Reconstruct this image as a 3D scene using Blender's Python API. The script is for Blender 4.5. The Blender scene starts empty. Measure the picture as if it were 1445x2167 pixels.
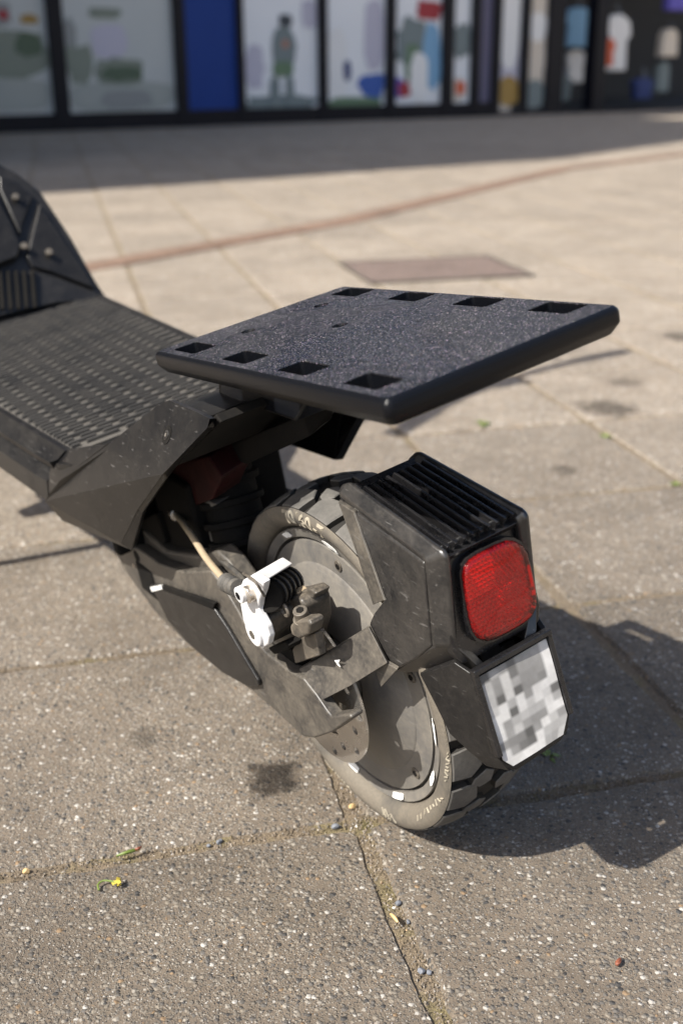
import bpy, bmesh, math, random
import numpy as np
from mathutils import Matrix, Vector

random.seed(7)
SC = bpy.context.scene
COL = SC.collection

# ------------------------------------------------------------------ camera
FPX, CX, CY = 2440.06, 722.5, 1083.5          # photograph pixels
PITCH, ROLL, CAM_H = 0.3675, -0.0064, 0.5185
EYE = np.array([0.0, 0.0, CAM_H])
_f = np.array([0, math.cos(PITCH), -math.sin(PITCH)])
_r = np.array([1.0, 0, 0])
_u = np.cross(_r, _f)
RT = math.cos(ROLL) * _r + math.sin(ROLL) * _u
UP = -math.sin(ROLL) * _r + math.cos(ROLL) * _u
FW = _f
cam = bpy.data.cameras.new('camera')
cam_o = bpy.data.objects.new('camera', cam)
COL.objects.link(cam_o)
cam.sensor_fit = 'VERTICAL'
cam.sensor_height = 36.0
cam.lens = FPX / 2167.0 * 36.0
cam.clip_start = 0.02
cam.clip_end = 600.0
cam_o.matrix_world = Matrix(((RT[0], UP[0], -FW[0], EYE[0]),
                             (RT[1], UP[1], -FW[1], EYE[1]),
                             (RT[2], UP[2], -FW[2], EYE[2]),
                             (0, 0, 0, 1)))
cam.dof.use_dof = True
cam.dof.focus_distance = 0.72
cam.dof.aperture_fstop = 40.5 / 6.6          # about a 6.6 mm pupil
SC.camera = cam_o

# ------------------------------------------------------------------ sky, sun, exposure
SUN_AZ, SUN_EL = 35.8, 46.5                   # the way the light travels, its height
w = bpy.data.worlds.new('World')
SC.world = w
w.use_nodes = True
nt = w.node_tree
sky = nt.nodes.new('ShaderNodeTexSky')
sky.sky_type = 'NISHITA'
sky.sun_disc = False
sky.dust_density = 2.2
sky.ozone_density = 0.6
sky.air_density = 0.9
sky.sun_elevation = math.radians(SUN_EL)
sky.sun_rotation = math.radians(90 - (SUN_AZ + 180))
nt.links.new(sky.outputs[0], nt.nodes['Background'].inputs[0])
nt.nodes['Background'].inputs[1].default_value = 0.115
sun = bpy.data.lights.new('sun', 'SUN')
sun.energy = 5.0
sun.angle = math.radians(0.53)
sun.color = (1.0, 0.955, 0.88)
sun_o = bpy.data.objects.new('sun', sun)
COL.objects.link(sun_o)
_d = Vector((math.cos(math.radians(SUN_AZ)) * math.cos(math.radians(SUN_EL)),
             math.sin(math.radians(SUN_AZ)) * math.cos(math.radians(SUN_EL)),
             -math.sin(math.radians(SUN_EL))))
sun_o.rotation_euler = _d.to_track_quat('-Z', 'Y').to_euler()
sun_o.location = (-6, -5, 8)
SC.view_settings.view_transform = 'Standard'
SC.view_settings.look = 'None'
SC.view_settings.exposure = 0.95
SC.view_settings.gamma = 1.0
SC.view_settings.use_curve_mapping = False

# ------------------------------------------------------------------ picture <-> place
def ray(p):
    return RT * ((p[0] - CX) / FPX) - UP * ((p[1] - CY) / FPX) + FW
def gnd(x, y, z=0.0):
    r = ray((x, y))
    return EYE + r * ((z - CAM_H) / r[2])
# scooter frame: x forward, y left, z up, origin at the rear axle, leaning on its stand
WC = np.array([0.02503, 0.73664, 0.1290])
YAW, LEAN = 2.15542, 0.18414
_h = np.array([math.cos(YAW), math.sin(YAW), 0])
_l = np.array([-math.sin(YAW), math.cos(YAW), 0])
_z = np.array([0, 0, 1.0])
FR = np.array([_h, math.cos(LEAN) * _l - math.sin(LEAN) * _z, math.cos(LEAN) * _z + math.sin(LEAN) * _l])
def loc(P):
    return FR @ (np.asarray(P, float) - WC)
def wor(l):
    return WC + np.asarray(l, float) @ FR
EL = loc(EYE)
def onpl(p, n, c):
    n = np.asarray(n, float)
    r = FR @ ray(p)
    return EL + r * ((c - n @ EL) / (n @ r))
def Y(px, py, y):
    return onpl((px, py), (0, 1, 0), y)
def X(px, py, x):
    return onpl((px, py), (1, 0, 0), x)
def Zp(px, py, z):
    return onpl((px, py), (0, 0, 1), z)

# ------------------------------------------------------------------ node helpers
def mat(name):
    m = bpy.data.materials.new(name)
    m.use_nodes = True
    t = m.node_tree
    return m, t, t.nodes['Principled BSDF']
def N(t, typ, **kw):
    n = t.nodes.new(typ)
    for k, v in kw.items():
        if k.startswith('i_'):
            n.inputs[k[2:].replace('_', ' ')].default_value = v
        else:
            setattr(n, k, v)
    return n
def L(t, a, b):
    t.links.new(a, b)
def ramp(t, src, stops, interp='LINEAR'):
    n = t.nodes.new('ShaderNodeValToRGB')
    n.color_ramp.interpolation = interp
    e = n.color_ramp.elements
    while len(e) < len(stops):
        e.new(0.5)
    for i, (p, c) in enumerate(stops):
        e[i].position = p
        e[i].color = (c[0], c[1], c[2], 1) if len(c) == 3 else c
    L(t, src, n.inputs[0])
    return n.outputs[0]
def mixc(t, fac, a, b, mode='MIX'):
    n = t.nodes.new('ShaderNodeMix')
    n.data_type = 'RGBA'
    n.blend_type = mode
    for s, v in ((0, fac), (6, a), (7, b)):
        if hasattr(v, 'is_output'):
            L(t, v, n.inputs[s])
        elif s == 0:
            n.inputs[0].default_value = v
        else:
            n.inputs[s].default_value = (*v, 1)
    return n.outputs[2]
def mth(t, op, a, b=0.0, c=None, clamp=False):
    n = t.nodes.new('ShaderNodeMath')
    n.operation = op
    n.use_clamp = clamp
    for i, v in enumerate((a, b, c)):
        if v is None:
            continue
        if hasattr(v, 'is_output'):
            L(t, v, n.inputs[i])
        else:
            n.inputs[i].default_value = v
    return n.outputs[0]
def noise(t, vec, scale, detail=3, rough=0.55, dist=0.0):
    n = N(t, 'ShaderNodeTexNoise')
    n.inputs['Scale'].default_value = scale
    n.inputs['Detail'].default_value = detail
    n.inputs['Roughness'].default_value = rough
    n.inputs['Distortion'].default_value = dist
    if vec is not None:
        L(t, vec, n.inputs['Vector'])
    return n
def bump(t, h, strength, dist, prev=None):
    n = N(t, 'ShaderNodeBump')
    n.inputs['Strength'].default_value = strength
    n.inputs['Distance'].default_value = dist
    L(t, h, n.inputs['Height'])
    if prev is not None:
        L(t, prev, n.inputs['Normal'])
    return n.outputs[0]

# ------------------------------------------------------------------ materials
def plastic(name, base, dust, amount, rough=0.42, scale=40.0, scratch=0.5, spec=0.5, grain=900.0, gstr=0.08):
    """moulded plastic or coated metal: base colour, dusty patches, fine scratches"""
    m, t, b = mat(name)
    co = N(t, 'ShaderNodeTexCoord').outputs['Object']
    n1 = noise(t, co, scale, 6, 0.62, 0.3).outputs[0]
    n2 = noise(t, co, scale * 7, 4, 0.6).outputs[0]
    d = mth(t, 'MULTIPLY', ramp(t, n1, [(0.36, (0, 0, 0)), (0.72, (1, 1, 1))]), amount)
    d2 = mth(t, 'MULTIPLY', ramp(t, n2, [(0.42, (0, 0, 0)), (0.75, (1, 1, 1))]), amount * 0.6)
    dd = mth(t, 'ADD', d, d2, clamp=True)
    mp = N(t, 'ShaderNodeMapping')
    L(t, co, mp.inputs[0])
    mp.inputs['Scale'].default_value = (60, 700, 420)
    mp.inputs['Rotation'].default_value = (0.5, 0.7, 0.3)
    sc = noise(t, mp.outputs[0], 1.0, 2, 0.5).outputs[0]
    s = mth(t, 'MULTIPLY', ramp(t, sc, [(0.66, (0, 0, 0)), (0.74, (1, 1, 1))]), scratch * 0.35)
    c = mixc(t, dd, base, dust)
    c = mixc(t, s, c, (0.22, 0.21, 0.20))
    L(t, c, b.inputs['Base Color'])
    r = mth(t, 'MULTIPLY_ADD', dd, 0.35, rough)
    L(t, r, b.inputs['Roughness'])
    b.inputs['Specular IOR Level'].default_value = spec
    g = noise(t, co, grain, 2, 0.5).outputs[0]
    nb = bump(t, g, gstr, 0.0006)
    nb = bump(t, n2, 0.06, 0.001, nb)
    L(t, nb, b.inputs['Normal'])
    return m

M = {}
M['plastic'] = plastic('black_plastic', (0.0065, 0.0065, 0.007), (0.085, 0.076, 0.065), 0.13, 0.33, spec=0.35)
M['fender'] = plastic('scuffed_fender_plastic', (0.010, 0.010, 0.0105), (0.105, 0.092, 0.078), 0.22, 0.30, 55, 0.9, 0.75)
M['cover'] = plastic('deck_cover_plastic', (0.0055, 0.0055, 0.006), (0.07, 0.063, 0.054), 0.13, 0.30, 32, 0.6, 0.28)
M['housing'] = plastic('gloss_black_plastic', (0.006, 0.006, 0.007), (0.07, 0.063, 0.056), 0.10, 0.26, 45, 0.4)
M['arm'] = plastic('dusty_black_metal', (0.032, 0.030, 0.028), (0.16, 0.138, 0.108), 0.50, 0.38, 45, 0.6)
M['caliper'] = plastic('dirty_caliper_metal', (0.035, 0.032, 0.028), (0.17, 0.142, 0.108), 0.60, 0.36, 70, 0.6)
M['hub'] = plastic('hub_metal_dusty', (0.105, 0.10, 0.094), (0.215, 0.192, 0.156), 0.55, 0.40, 30, 0.7, 0.5)
M['dark'] = plastic('grimy_black', (0.005, 0.005, 0.005), (0.025, 0.021, 0.017), 0.3, 0.75, 30, 0.0, 0.12)
M['redpart'] = plastic('red_metal', (0.030, 0.002, 0.0025), (0.012, 0.008, 0.007), 0.5, 0.6, 30, 0.0, 0.2)
M['white'] = plastic('white_paint', (0.62, 0.62, 0.62), (0.36, 0.33, 0.30), 0.30, 0.35, 90, 0.2)
M['chrome'] = plastic('worn_steel', (0.62, 0.56, 0.49), (0.34, 0.29, 0.22), 0.25, 0.20, 90, 0.4)
M['chrome'].node_tree.nodes['Principled BSDF'].inputs['Metallic'].default_value = 0.85
M['disc'] = plastic('brake_disc_steel', (0.60, 0.57, 0.53), (0.36, 0.31, 0.25), 0.18, 0.26, 90, 0.5)
M['disc'].node_tree.nodes['Principled BSDF'].inputs['Metallic'].default_value = 0.9
M['cable'] = plastic('tan_cable', (0.34, 0.27, 0.18), (0.20, 0.16, 0.11), 0.35, 0.4, 120, 0.2)
M['boot'] = plastic('rubber_boot', (0.03, 0.03, 0.03), (0.16, 0.14, 0.11), 0.4, 0.6, 90, 0.2)
M['paintmark'] = plastic('white_marking', (0.82, 0.82, 0.80), (0.5, 0.47, 0.42), 0.3, 0.45, 200, 0.2)

# tyre rubber: grey-brown dusty sidewall
def rubber(name, base, dust, amt):
    m, t, b = mat(name)
    co = N(t, 'ShaderNodeTexCoord').outputs['Object']
    n1 = noise(t, co, 26, 5, 0.6, 0.4).outputs[0]
    n2 = noise(t, co, 420, 4, 0.65).outputs[0]
    d = mth(t, 'MULTIPLY', ramp(t, n1, [(0.28, (0.12, 0.12, 0.12)), (0.55, (1, 1, 1))]), amt)
    d = mth(t, 'MULTIPLY', d, ramp(t, n2, [(0.2, (0.55, 0.55, 0.55)), (0.7, (1, 1, 1))]))
    L(t, mixc(t, d, base, dust), b.inputs['Base Color'])
    b.inputs['Roughness'].default_value = 0.72
    b.inputs['Specular IOR Level'].default_value = 0.35
    L(t, bump(t, n2, 0.25, 0.0008), b.inputs['Normal'])
    return m
M['sidewall'] = rubber('tyre_sidewall', (0.05, 0.048, 0.045), (0.165, 0.142, 0.110), 0.9)
M['tread'] = rubber('tyre_tread', (0.04, 0.039, 0.038), (0.14, 0.131, 0.117), 0.85)
M['groove'] = rubber('tyre_groove', (0.012, 0.0115, 0.011), (0.022, 0.019, 0.015), 0.8)
M['letter'] = rubber('tyre_letters', (0.10, 0.095, 0.085), (0.42, 0.37, 0.28), 0.95)
M['mat'] = rubber('deck_rubber', (0.028, 0.027, 0.026), (0.095, 0.086, 0.073), 0.85)
M['rib'] = rubber('deck_rubber_rib', (0.014, 0.014, 0.014), (0.048, 0.044, 0.039), 0.75)

# glittering 3D-printed black of the rack
m, t, b = mat('rack_print'); M['rack'] = m
co = N(t, 'ShaderNodeTexCoord').outputs['Object']
v = N(t, 'ShaderNodeTexVoronoi'); v.inputs['Scale'].default_value = 1750; L(t, co, v.inputs['Vector'])
sub = N(t, 'ShaderNodeVectorMath', operation='SUBTRACT'); L(t, v.outputs['Color'], sub.inputs[0]); sub.inputs[1].default_value = (.5, .5, .5)
scv = N(t, 'ShaderNodeVectorMath', operation='SCALE'); L(t, sub.outputs[0], scv.inputs[0]); scv.inputs['Scale'].default_value = 0.62
geo = N(t, 'ShaderNodeNewGeometry')
wb = noise(t, co, 9, 1, 0.4, 0.3).outputs[0]
add = N(t, 'ShaderNodeVectorMath', operation='ADD'); L(t, bump(t, wb, 1.0, 0.02), add.inputs[0]); L(t, scv.outputs[0], add.inputs[1])
nm = N(t, 'ShaderNodeVectorMath', operation='NORMALIZE'); L(t, add.outputs[0], nm.inputs[0])
sepf = N(t, 'ShaderNodeSeparateColor'); L(t, v.outputs['Color'], sepf.inputs[0])
flk = ramp(t, sepf.outputs[0], [(0.0, (0.004, 0.0042, 0.005)), (0.50, (0.006, 0.0065, 0.008)), (0.70, (0.012, 0.013, 0.015)), (0.86, (0.045, 0.047, 0.052)), (0.96, (0.17, 0.17, 0.18)), (1.0, (0.36, 0.36, 0.37))])  # sparkle glints painted into the base colour as random pale flakes
tintf = mixc(t, 0.30, (1, 1, 1), v.outputs['Color'])
L(t, mixc(t, 1.0, flk, tintf, 'MULTIPLY'), b.inputs['Base Color'])
wv = noise(t, co, 8, 2, 0.5, 0.8).outputs[0]
L(t, ramp(t, wv, [(0.42, (0.10, 0.10, 0.10)), (0.58, (0.46, 0.46, 0.46))]), b.inputs['Roughness'])
b.inputs['Specular IOR Level'].default_value = 1.0
L(t, nm.outputs[0], b.inputs['Normal'])
# plain printed wall of the rack edge
m, t, b = mat('rack_edge'); M['rackedge'] = m
co = N(t, 'ShaderNodeTexCoord').outputs['Object']
wv = N(t, 'ShaderNodeTexWave', bands_direction='Z'); wv.inputs['Scale'].default_value = 900; wv.inputs['Distortion'].default_value = 0.4; L(t, co, wv.inputs[0])
b.inputs['Specular IOR Level'].default_value = 0.16
b.inputs['Base Color'].default_value = (0.004, 0.0045, 0.006, 1)
b.inputs['Roughness'].default_value = 0.24
L(t, bump(t, wv.outputs[0], 0.25, 0.0002), b.inputs['Normal'])

# red lens and its reflector
m, t, b = mat('red_lens'); M['lens'] = m
out = t.nodes['Material Output']
tr = N(t, 'ShaderNodeBsdfTransparent'); tr.inputs[0].default_value = (0.90, 0.03, 0.03, 1)
gl = N(t, 'ShaderNodeBsdfGlossy'); gl.inputs['Roughness'].default_value = 0.04; gl.inputs[0].default_value = (1, .9, .88, 1)
co = N(t, 'ShaderNodeTexCoord').outputs['Object']
df = N(t, 'ShaderNodeBsdfDiffuse'); df.inputs[0].default_value = (0.62, 0.07, 0.07, 1)
mx0 = N(t, 'ShaderNodeMixShader'); mx0.inputs[0].default_value = 0.06; L(t, tr.outputs[0], mx0.inputs[1]); L(t, df.outputs[0], mx0.inputs[2])
fr = N(t, 'ShaderNodeFresnel'); fr.inputs[0].default_value = 1.5
mx = N(t, 'ShaderNodeMixShader'); L(t, fr.outputs[0], mx.inputs[0]); L(t, mx0.outputs[0], mx.inputs[1]); L(t, gl.outputs[0], mx.inputs[2])
L(t, mx.outputs[0], out.inputs[0])
m, t, b = mat('red_reflector'); M['reflector'] = m
b.inputs['Base Color'].default_value = (0.95, 0.06, 0.06, 1); b.inputs['Metallic'].default_value = 0.7; b.inputs['Roughness'].default_value = 0.18

# number plate: worn white plate with smeared grey print
PLATE_ROWS = [
 [.10, .32, .25, .13, .28, .30, .33, .60],
 [.38, .25, .55, .16, .30, .29, .30, .72],
 [.40, .24, .55, .35, .27, .27, .30, .75],
 [.42, .12, .58, .12, .26, .28, .24, .72],
 [.52, .68, .40, .70, .30, .70, .72, .70],
 [.72, .70, .13, .70, .55, .72, .60, .17],
 [.68, .30, .42, .50, .44, .47, .70, .43],
 [.60, .32, .52, .32, .28, .30, .72, .74],
 [.26, .22, .21, .10, .30, .72, .52, .30],
 [.55, .28, .16, .13, .66, .46, .42, .40],
 [.60, .62, .70, .68, .70, .40, .36, .50]]
m, t, b = mat('number_plate_print'); M['plate'] = m
at = N(t, 'ShaderNodeVertexColor', layer_name='print')
co = N(t, 'ShaderNodeTexCoord').outputs['Object']
nn = noise(t, co, 160, 5, 0.6).outputs[0]
L(t, mixc(t, mth(t, 'MULTIPLY', nn, 0.5), at.outputs[0], (0.34, 0.31, 0.27), 'MULTIPLY'), b.inputs['Base Color'])
b.inputs['Roughness'].default_value = 0.45

# paving: exposed aggregate concrete
STAINS = [(575, 1640, .027, .95), (305, 1560, .016, .45), (1285, 862, .055, .8), (1440, 712, .05, .7), (1195, 995, .022, .6), (1320, 808, .035, .5), (1130, 828, .0, 0)]
def paving(name, tint=(1, 1, 1), dirt=1.0):
    m, t, b = mat(name)
    geo = N(t, 'ShaderNodeNewGeometry')
    pos = geo.outputs['Position']
    obi = N(t, 'ShaderNodeObjectInfo')
    def stones(scale, lo, hi):
        v = N(t, 'ShaderNodeTexVoronoi'); v.inputs['Scale'].default_value = scale; v.inputs['Randomness'].default_value = 1.0
        wob = noise(t, pos, scale * 1.3, 2, 0.5)
        ad = N(t, 'ShaderNodeVectorMath', operation='MULTIPLY_ADD'); L(t, wob.outputs['Color'], ad.inputs[0]); ad.inputs[1].default_value = (0.55 / scale,) * 3; L(t, pos, ad.inputs[2])
        L(t, ad.outputs[0], v.inputs['Vector'])
        sep = N(t, 'ShaderNodeSeparateColor'); L(t, v.outputs['Color'], sep.inputs[0])
        # some cells hold no stone
        size = mth(t, 'MULTIPLY_ADD', sep.outputs[1], 0.45, 0.28)
        mk = mth(t, 'SUBTRACT', size, v.outputs['Distance'])
        mk = mth(t, 'MULTIPLY', mk, 9.0, clamp=True)
        has = mth(t, 'GREATER_THAN', sep.outputs[2], lo)
        mk = mth(t, 'MULTIPLY', mk, has)
        col = ramp(t, sep.outputs[0], [(0.0, (0.10, 0.097, 0.094)), (0.07, (0.19, 0.176, 0.16)), (0.26, (0.27, 0.24, 0.20)), (0.54, (0.36, 0.315, 0.255)), (0.76, (0.46, 0.42, 0.36)), (0.90, (0.66, 0.63, 0.58)), (0.975, (0.40, 0.28, 0.17)), (1.0, (0.42, 0.31, 0.20))], 'CONSTANT')
        return mk, col, v.outputs['Distance']
    k1, c1, d1 = stones(295, 0.20, 1)
    k2, c2, d2 = stones(820, 0.2, 1)
    fine = noise(t, pos, 900, 3, 0.6).outputs[0]
    big = noise(t, pos, 7.0, 5, 0.6, 0.5).outputs[0]
    mid = noise(t, pos, 38.0, 5, 0.62, 0.3).outputs[0]
    mortar = mixc(t, fine, (0.165, 0.132, 0.10), (0.35, 0.29, 0.225))
    c = mixc(t, k2, mortar, c2)
    c = mixc(t, k1, c, c1)
    shade = ramp(t, mth(t, 'MULTIPLY_ADD', big, 0.6, mth(t, 'MULTIPLY', mid, 0.4)), [(0.33, (0.70, 0.685, 0.67)), (0.62, (1.06, 1.05, 1.04))])
    c = mixc(t, 1.0, c, shade, 'MULTIPLY')
    hv = N(t, 'ShaderNodeHueSaturation')
    hv.inputs['Value'].default_value = 1.0
    L(t, mth(t, 'MULTIPLY_ADD', obi.outputs['Random'], 0.16, 0.93), hv.inputs['Value'])
    L(t, c, hv.inputs['Color'])
    c = mixc(t, 1.0, hv.outputs[0], tint, 'MULTIPLY')
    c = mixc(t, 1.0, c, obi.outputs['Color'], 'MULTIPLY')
    # dark spots left by spilled drinks and oil
    for sx, sy, rad, st in STAINS:
        if not st:
            continue
        g = gnd(sx, sy)
        wn = noise(t, pos, 55, 4, 0.65)
        dv = N(t, 'ShaderNodeVectorMath', operation='DISTANCE'); L(t, pos, dv.inputs[0]); dv.inputs[1].default_value = tuple(g)
        dd = mth(t, 'ADD', dv.outputs['Value'], mth(t, 'MULTIPLY', mth(t, 'SUBTRACT', wn.outputs[0], 0.5), rad * 2.4))
        mr = N(t, 'ShaderNodeMapRange'); mr.interpolation_type = 'SMOOTHSTEP'
        L(t, dd, mr.inputs[0]); mr.inputs[1].default_value = rad * 0.45; mr.inputs[2].default_value = rad * 1.15
        mr.inputs[3].default_value = st; mr.inputs[4].default_value = 0
        c = mixc(t, mr.outputs[0], c, mixc(t, 1.0, c, (0.16, 0.145, 0.13), 'MULTIPLY'))
    L(t, c, b.inputs['Base Color'])
    b.inputs['Roughness'].default_value = 0.78
    b.inputs['Specular IOR Level'].default_value = 0.35
    hgt = mth(t, 'MAXIMUM', mth(t, 'MULTIPLY', k1, mth(t, 'SUBTRACT', 1.0, d1)), mth(t, 'MULTIPLY', mth(t, 'MULTIPLY', k2, 0.5), mth(t, 'SUBTRACT', 1.0, d2)))
    nb = bump(t, fine, 0.5, 0.0012)
    nb = bump(t, hgt, 1.0, 0.0018, nb)
    L(t, nb, b.inputs['Normal'])
    return m
M['paving'] = paving('aggregate_paving')
M['plum'] = paving('plum_paving', (0.62, 0.54, 0.56))
M['redbrick'] = paving('red_clinker', (0.80, 0.62, 0.55))

m, t, b = mat('joint_soil_moss'); M['soil'] = m
pos = N(t, 'ShaderNodeNewGeometry').outputs['Position']
n1 = noise(t, pos, 22, 5, 0.6).outputs[0]
n2 = noise(t, pos, 650, 4, 0.7).outputs[0]
c = ramp(t, n1, [(0.30, (0.22, 0.178, 0.132)), (0.52, (0.25, 0.20, 0.14)), (0.66, (0.23, 0.195, 0.10)), (0.82, (0.16, 0.16, 0.06))])
c = mixc(t, 0.8, c, ramp(t, n2, [(0.3, (0.35, 0.33, 0.3)), (0.7, (1.5, 1.45, 1.35))]), 'MULTIPLY')
L(t, c, b.inputs['Base Color']); b.inputs['Roughness'].default_value = 0.95
L(t, bump(t, n2, 1.0, 0.004), b.inputs['Normal'])

def flat(name, col, rough=0.6, metal=0.0, var=0.25, scale=6.0, spec=0.5):
    m, t, b = mat(name)
    co = N(t, 'ShaderNodeTexCoord').outputs['Object']
    n1 = noise(t, co, scale, 4, 0.6).outputs[0]
    L(t, mixc(t, mth(t, 'MULTIPLY', n1, var), col, tuple(x * 0.4 for x in col)), b.inputs['Base Color'])
    b.inputs['Roughness'].default_value = rough
    b.inputs['Metallic'].default_value = metal
    b.inputs['Specular IOR Level'].default_value = spec
    return m
M['frame'] = flat('anthracite_frame', (0.006, 0.007, 0.013), 0.45, 0, .25, 6, .2)
M['blue'] = flat('blue_cladding', (0.012, 0.050, 0.25), 0.5, 0, .25, 6, .2)
M['render'] = flat('facade_render', (0.30, 0.29, 0.28), 0.8)
M['pale'] = flat('pale_render', (0.62, 0.58, 0.50), 0.85)
M['interior'] = flat('shop_interior', (0.05, 0.05, 0.055), 0.8)
M['grey'] = flat('pale_backdrop', (0.55, 0.56, 0.55), 0.8, 0, 0.3, 1.5)
M['leaf'] = flat('planter_leaves', (0.05, 0.085, 0.035), 0.6, 0, 0.6, 30)
M['wood'] = flat('bench_wood', (0.16, 0.15, 0.13), 0.7)
M['pebble'] = flat('loose_pebble', (0.16, 0.17, 0.19), 0.7, 0, 0.5, 200)
M['green'] = flat('fresh_green', (0.13, 0.18, 0.03), 0.5, 0, 0.5, 300)
M['yellow'] = flat('yellow_petals', (0.38, 0.30, 0.04), 0.5, 0, 0.2, 300)
M['straw'] = flat('dry_straw', (0.52, 0.36, 0.17), 0.6, 0, 0.4, 300)
M['rust'] = flat('red_brown_fleck', (0.20, 0.06, 0.03), 0.5, 0, 0.4, 300)
GC = {'white': (.85, .84, .82), 'cream': (.70, .62, .52), 'sky': (.22, .42, .62), 'orange': (.70, .13, .05), 'navy': (.03, .05, .17), 'blueprint': (.05, .12, .42), 'redprint': (.38, .04, .05), 'purple': (.14, .13, .20), 'ochre': (.40, .25, .07), 'lilac': (.55, .53, .62), 'greenprint': (.14, .22, .13), 'figuregrey': (.20, .24, .24), 'figuredark': (.06, .07, .08), 'skin': (.42, .20, .14), 'violet': (.12, .10, .45), 'paper': (.86, .87, .88), 'mist': (.56, .58, .56), 'sage': (.24, .27, .22), 'fog': (.40, .42, .39), 'moss': (.10, .14, .09), 'slate': (.30, .31, .30)}  # mist to slate: tones of the reflections painted on the left panes
for k, cc in GC.items():
    M['g_' + k] = flat('print_' + k, cc, 0.7, 0, 0.15, 3)
m, t, b = mat('window_glass'); M['glass'] = m
out = t.nodes['Material Output']
tr = N(t, 'ShaderNodeBsdfTransparent'); tr.inputs[0].default_value = (0.9, 0.93, 0.92, 1)
gl = N(t, 'ShaderNodeBsdfGlossy'); gl.inputs['Roughness'].default_value = 0.02
fr = N(t, 'ShaderNodeFresnel'); fr.inputs[0].default_value = 1.5
mx = N(t, 'ShaderNodeMixShader'); L(t, fr.outputs[0], mx.inputs[0]); L(t, tr.outputs[0], mx.inputs[1]); L(t, gl.outputs[0], mx.inputs[2])
L(t, mx.outputs[0], out.inputs[0])

# ------------------------------------------------------------------ object helpers
def tag(o, label=None, cat=None, group=None, kind=None):
    if label: o['label'] = label
    if cat: o['category'] = cat
    if group: o['group'] = group
    if kind: o['kind'] = kind
    return o
def link(name, me, material, parent=None):
    o = bpy.data.objects.new(name, me)
    COL.objects.link(o)
    if material is not None and not me.materials:
        me.materials.append(material)
    if parent is not None:
        o.parent = parent
    return o
def empty(name, location=(0, 0, 0)):
    o = bpy.data.objects.new(name, None)
    COL.objects.link(o)
    o.location = location
    o.empty_display_size = 0.05
    return o
def mk(name, verts, faces, material, parent=None, bev=0.0, seg=2, sharp=32, recalc=True, off=True):
    off3 = BASE_OFF if (off and parent is not None and parent.get('frame')) else np.zeros(3)
    me = bpy.data.meshes.new(name)
    me.from_pydata([tuple(np.asarray(p, float) + off3) for p in verts], [], faces)
    me.validate()
    if recalc:
        bm = bmesh.new(); bm.from_mesh(me)
        bmesh.ops.remove_doubles(bm, verts=bm.verts, dist=1e-6)
        bmesh.ops.recalc_face_normals(bm, faces=bm.faces)
        bm.to_mesh(me); bm.free()
    if sharp:
        for p in me.polygons: p.use_smooth = True
        me.set_sharp_from_angle(angle=math.radians(sharp))
    o = link(name, me, material, parent)
    if parent is not None and parent.get('frame'):
        o['frame'] = 1
    if bev:
        md = o.modifiers.new('bevel', 'BEVEL'); md.width = bev; md.segments = seg; md.limit_method = 'ANGLE'; md.angle_limit = math.radians(28); md.harden_normals = True
    return o
def sheet(name, verts, faces, vec, material, parent=None, bev=0.0, **kw):
    """a surface of several faces given a thickness along vec"""
    n = len(verts)
    V = [np.asarray(v, float) for v in verts]
    vv = [np.asarray(vec, float)] * n if np.ndim(vec) == 1 else [np.asarray(x, float) for x in vec]
    W = V + [a + b for a, b in zip(V, vv)]
    Fc = [list(f) for f in faces] + [[i + n for i in reversed(f)] for f in faces]
    cnt = {}
    for f in faces:
        for i in range(len(f)):
            e = (f[i], f[(i + 1) % len(f)])
            cnt[e] = cnt.get(e, 0) + 1
    for (a, b_) in list(cnt):
        if (b_, a) not in cnt:
            Fc.append([b_, a, a + n, b_ + n])
    return mk(name, W, Fc, material, parent, bev, **kw)
def prism(name, pts, vec, material, parent=None, bev=0.0, **kw):
    return sheet(name, pts, [list(range(len(pts)))], vec, material, parent, bev, **kw)
def box(name, c, s, material, parent=None, bev=0.0, rot=None, **kw):
    c = np.asarray(c, float); h = np.asarray(s, float) / 2
    R = np.eye(3) if rot is None else np.array(Matrix.Rotation(rot[1], 3, rot[0]))
    V = [c + R @ (h * np.array([i, j, k])) for i in (-1, 1) for j in (-1, 1) for k in (-1, 1)]
    Fc = [(0, 1, 3, 2), (4, 6, 7, 5), (0, 4, 5, 1), (2, 3, 7, 6), (0, 2, 6, 4), (1, 5, 7, 3)]
    return mk(name, V, Fc, material, parent, bev, **kw)
def lathe_v(profile, seg=96, y0=0.0):
    """closed (r, y) profile turned about the y axis"""
    V, Fc = [], []
    n = len(profile)
    for k in range(seg):
        a = 2 * math.pi * k / seg
        for r, y in profile:
            V.append((r * math.cos(a), y, r * math.sin(a)))
    for k in range(seg):
        k2 = (k + 1) % seg
        for i in range(n):
            j = (i + 1) % n
            Fc.append((k * n + i, k * n + j, k2 * n + j, k2 * n + i))
    return V, Fc
def cyl(name, a, b_, r, material, parent=None, seg=24, r2=None, bev=0.0, **kw):
    a = np.asarray(a, float); b_ = np.asarray(b_, float)
    d = b_ - a; d = d / np.linalg.norm(d)
    u = np.cross(d, [0.31, 0.2, 0.93]); u /= np.linalg.norm(u); v = np.cross(d, u)
    r2 = r if r2 is None else r2
    V = [a + r * (math.cos(2 * math.pi * k / seg) * u + math.sin(2 * math.pi * k / seg) * v) for k in range(seg)]
    V += [b_ + r2 * (math.cos(2 * math.pi * k / seg) * u + math.sin(2 * math.pi * k / seg) * v) for k in range(seg)]
    Fc = [list(range(seg)), list(range(seg, 2 * seg))] + [[k, (k + 1) % seg, seg + (k + 1) % seg, seg + k] for k in range(seg)]
    return mk(name, V, Fc, material, parent, bev, **kw)
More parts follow.
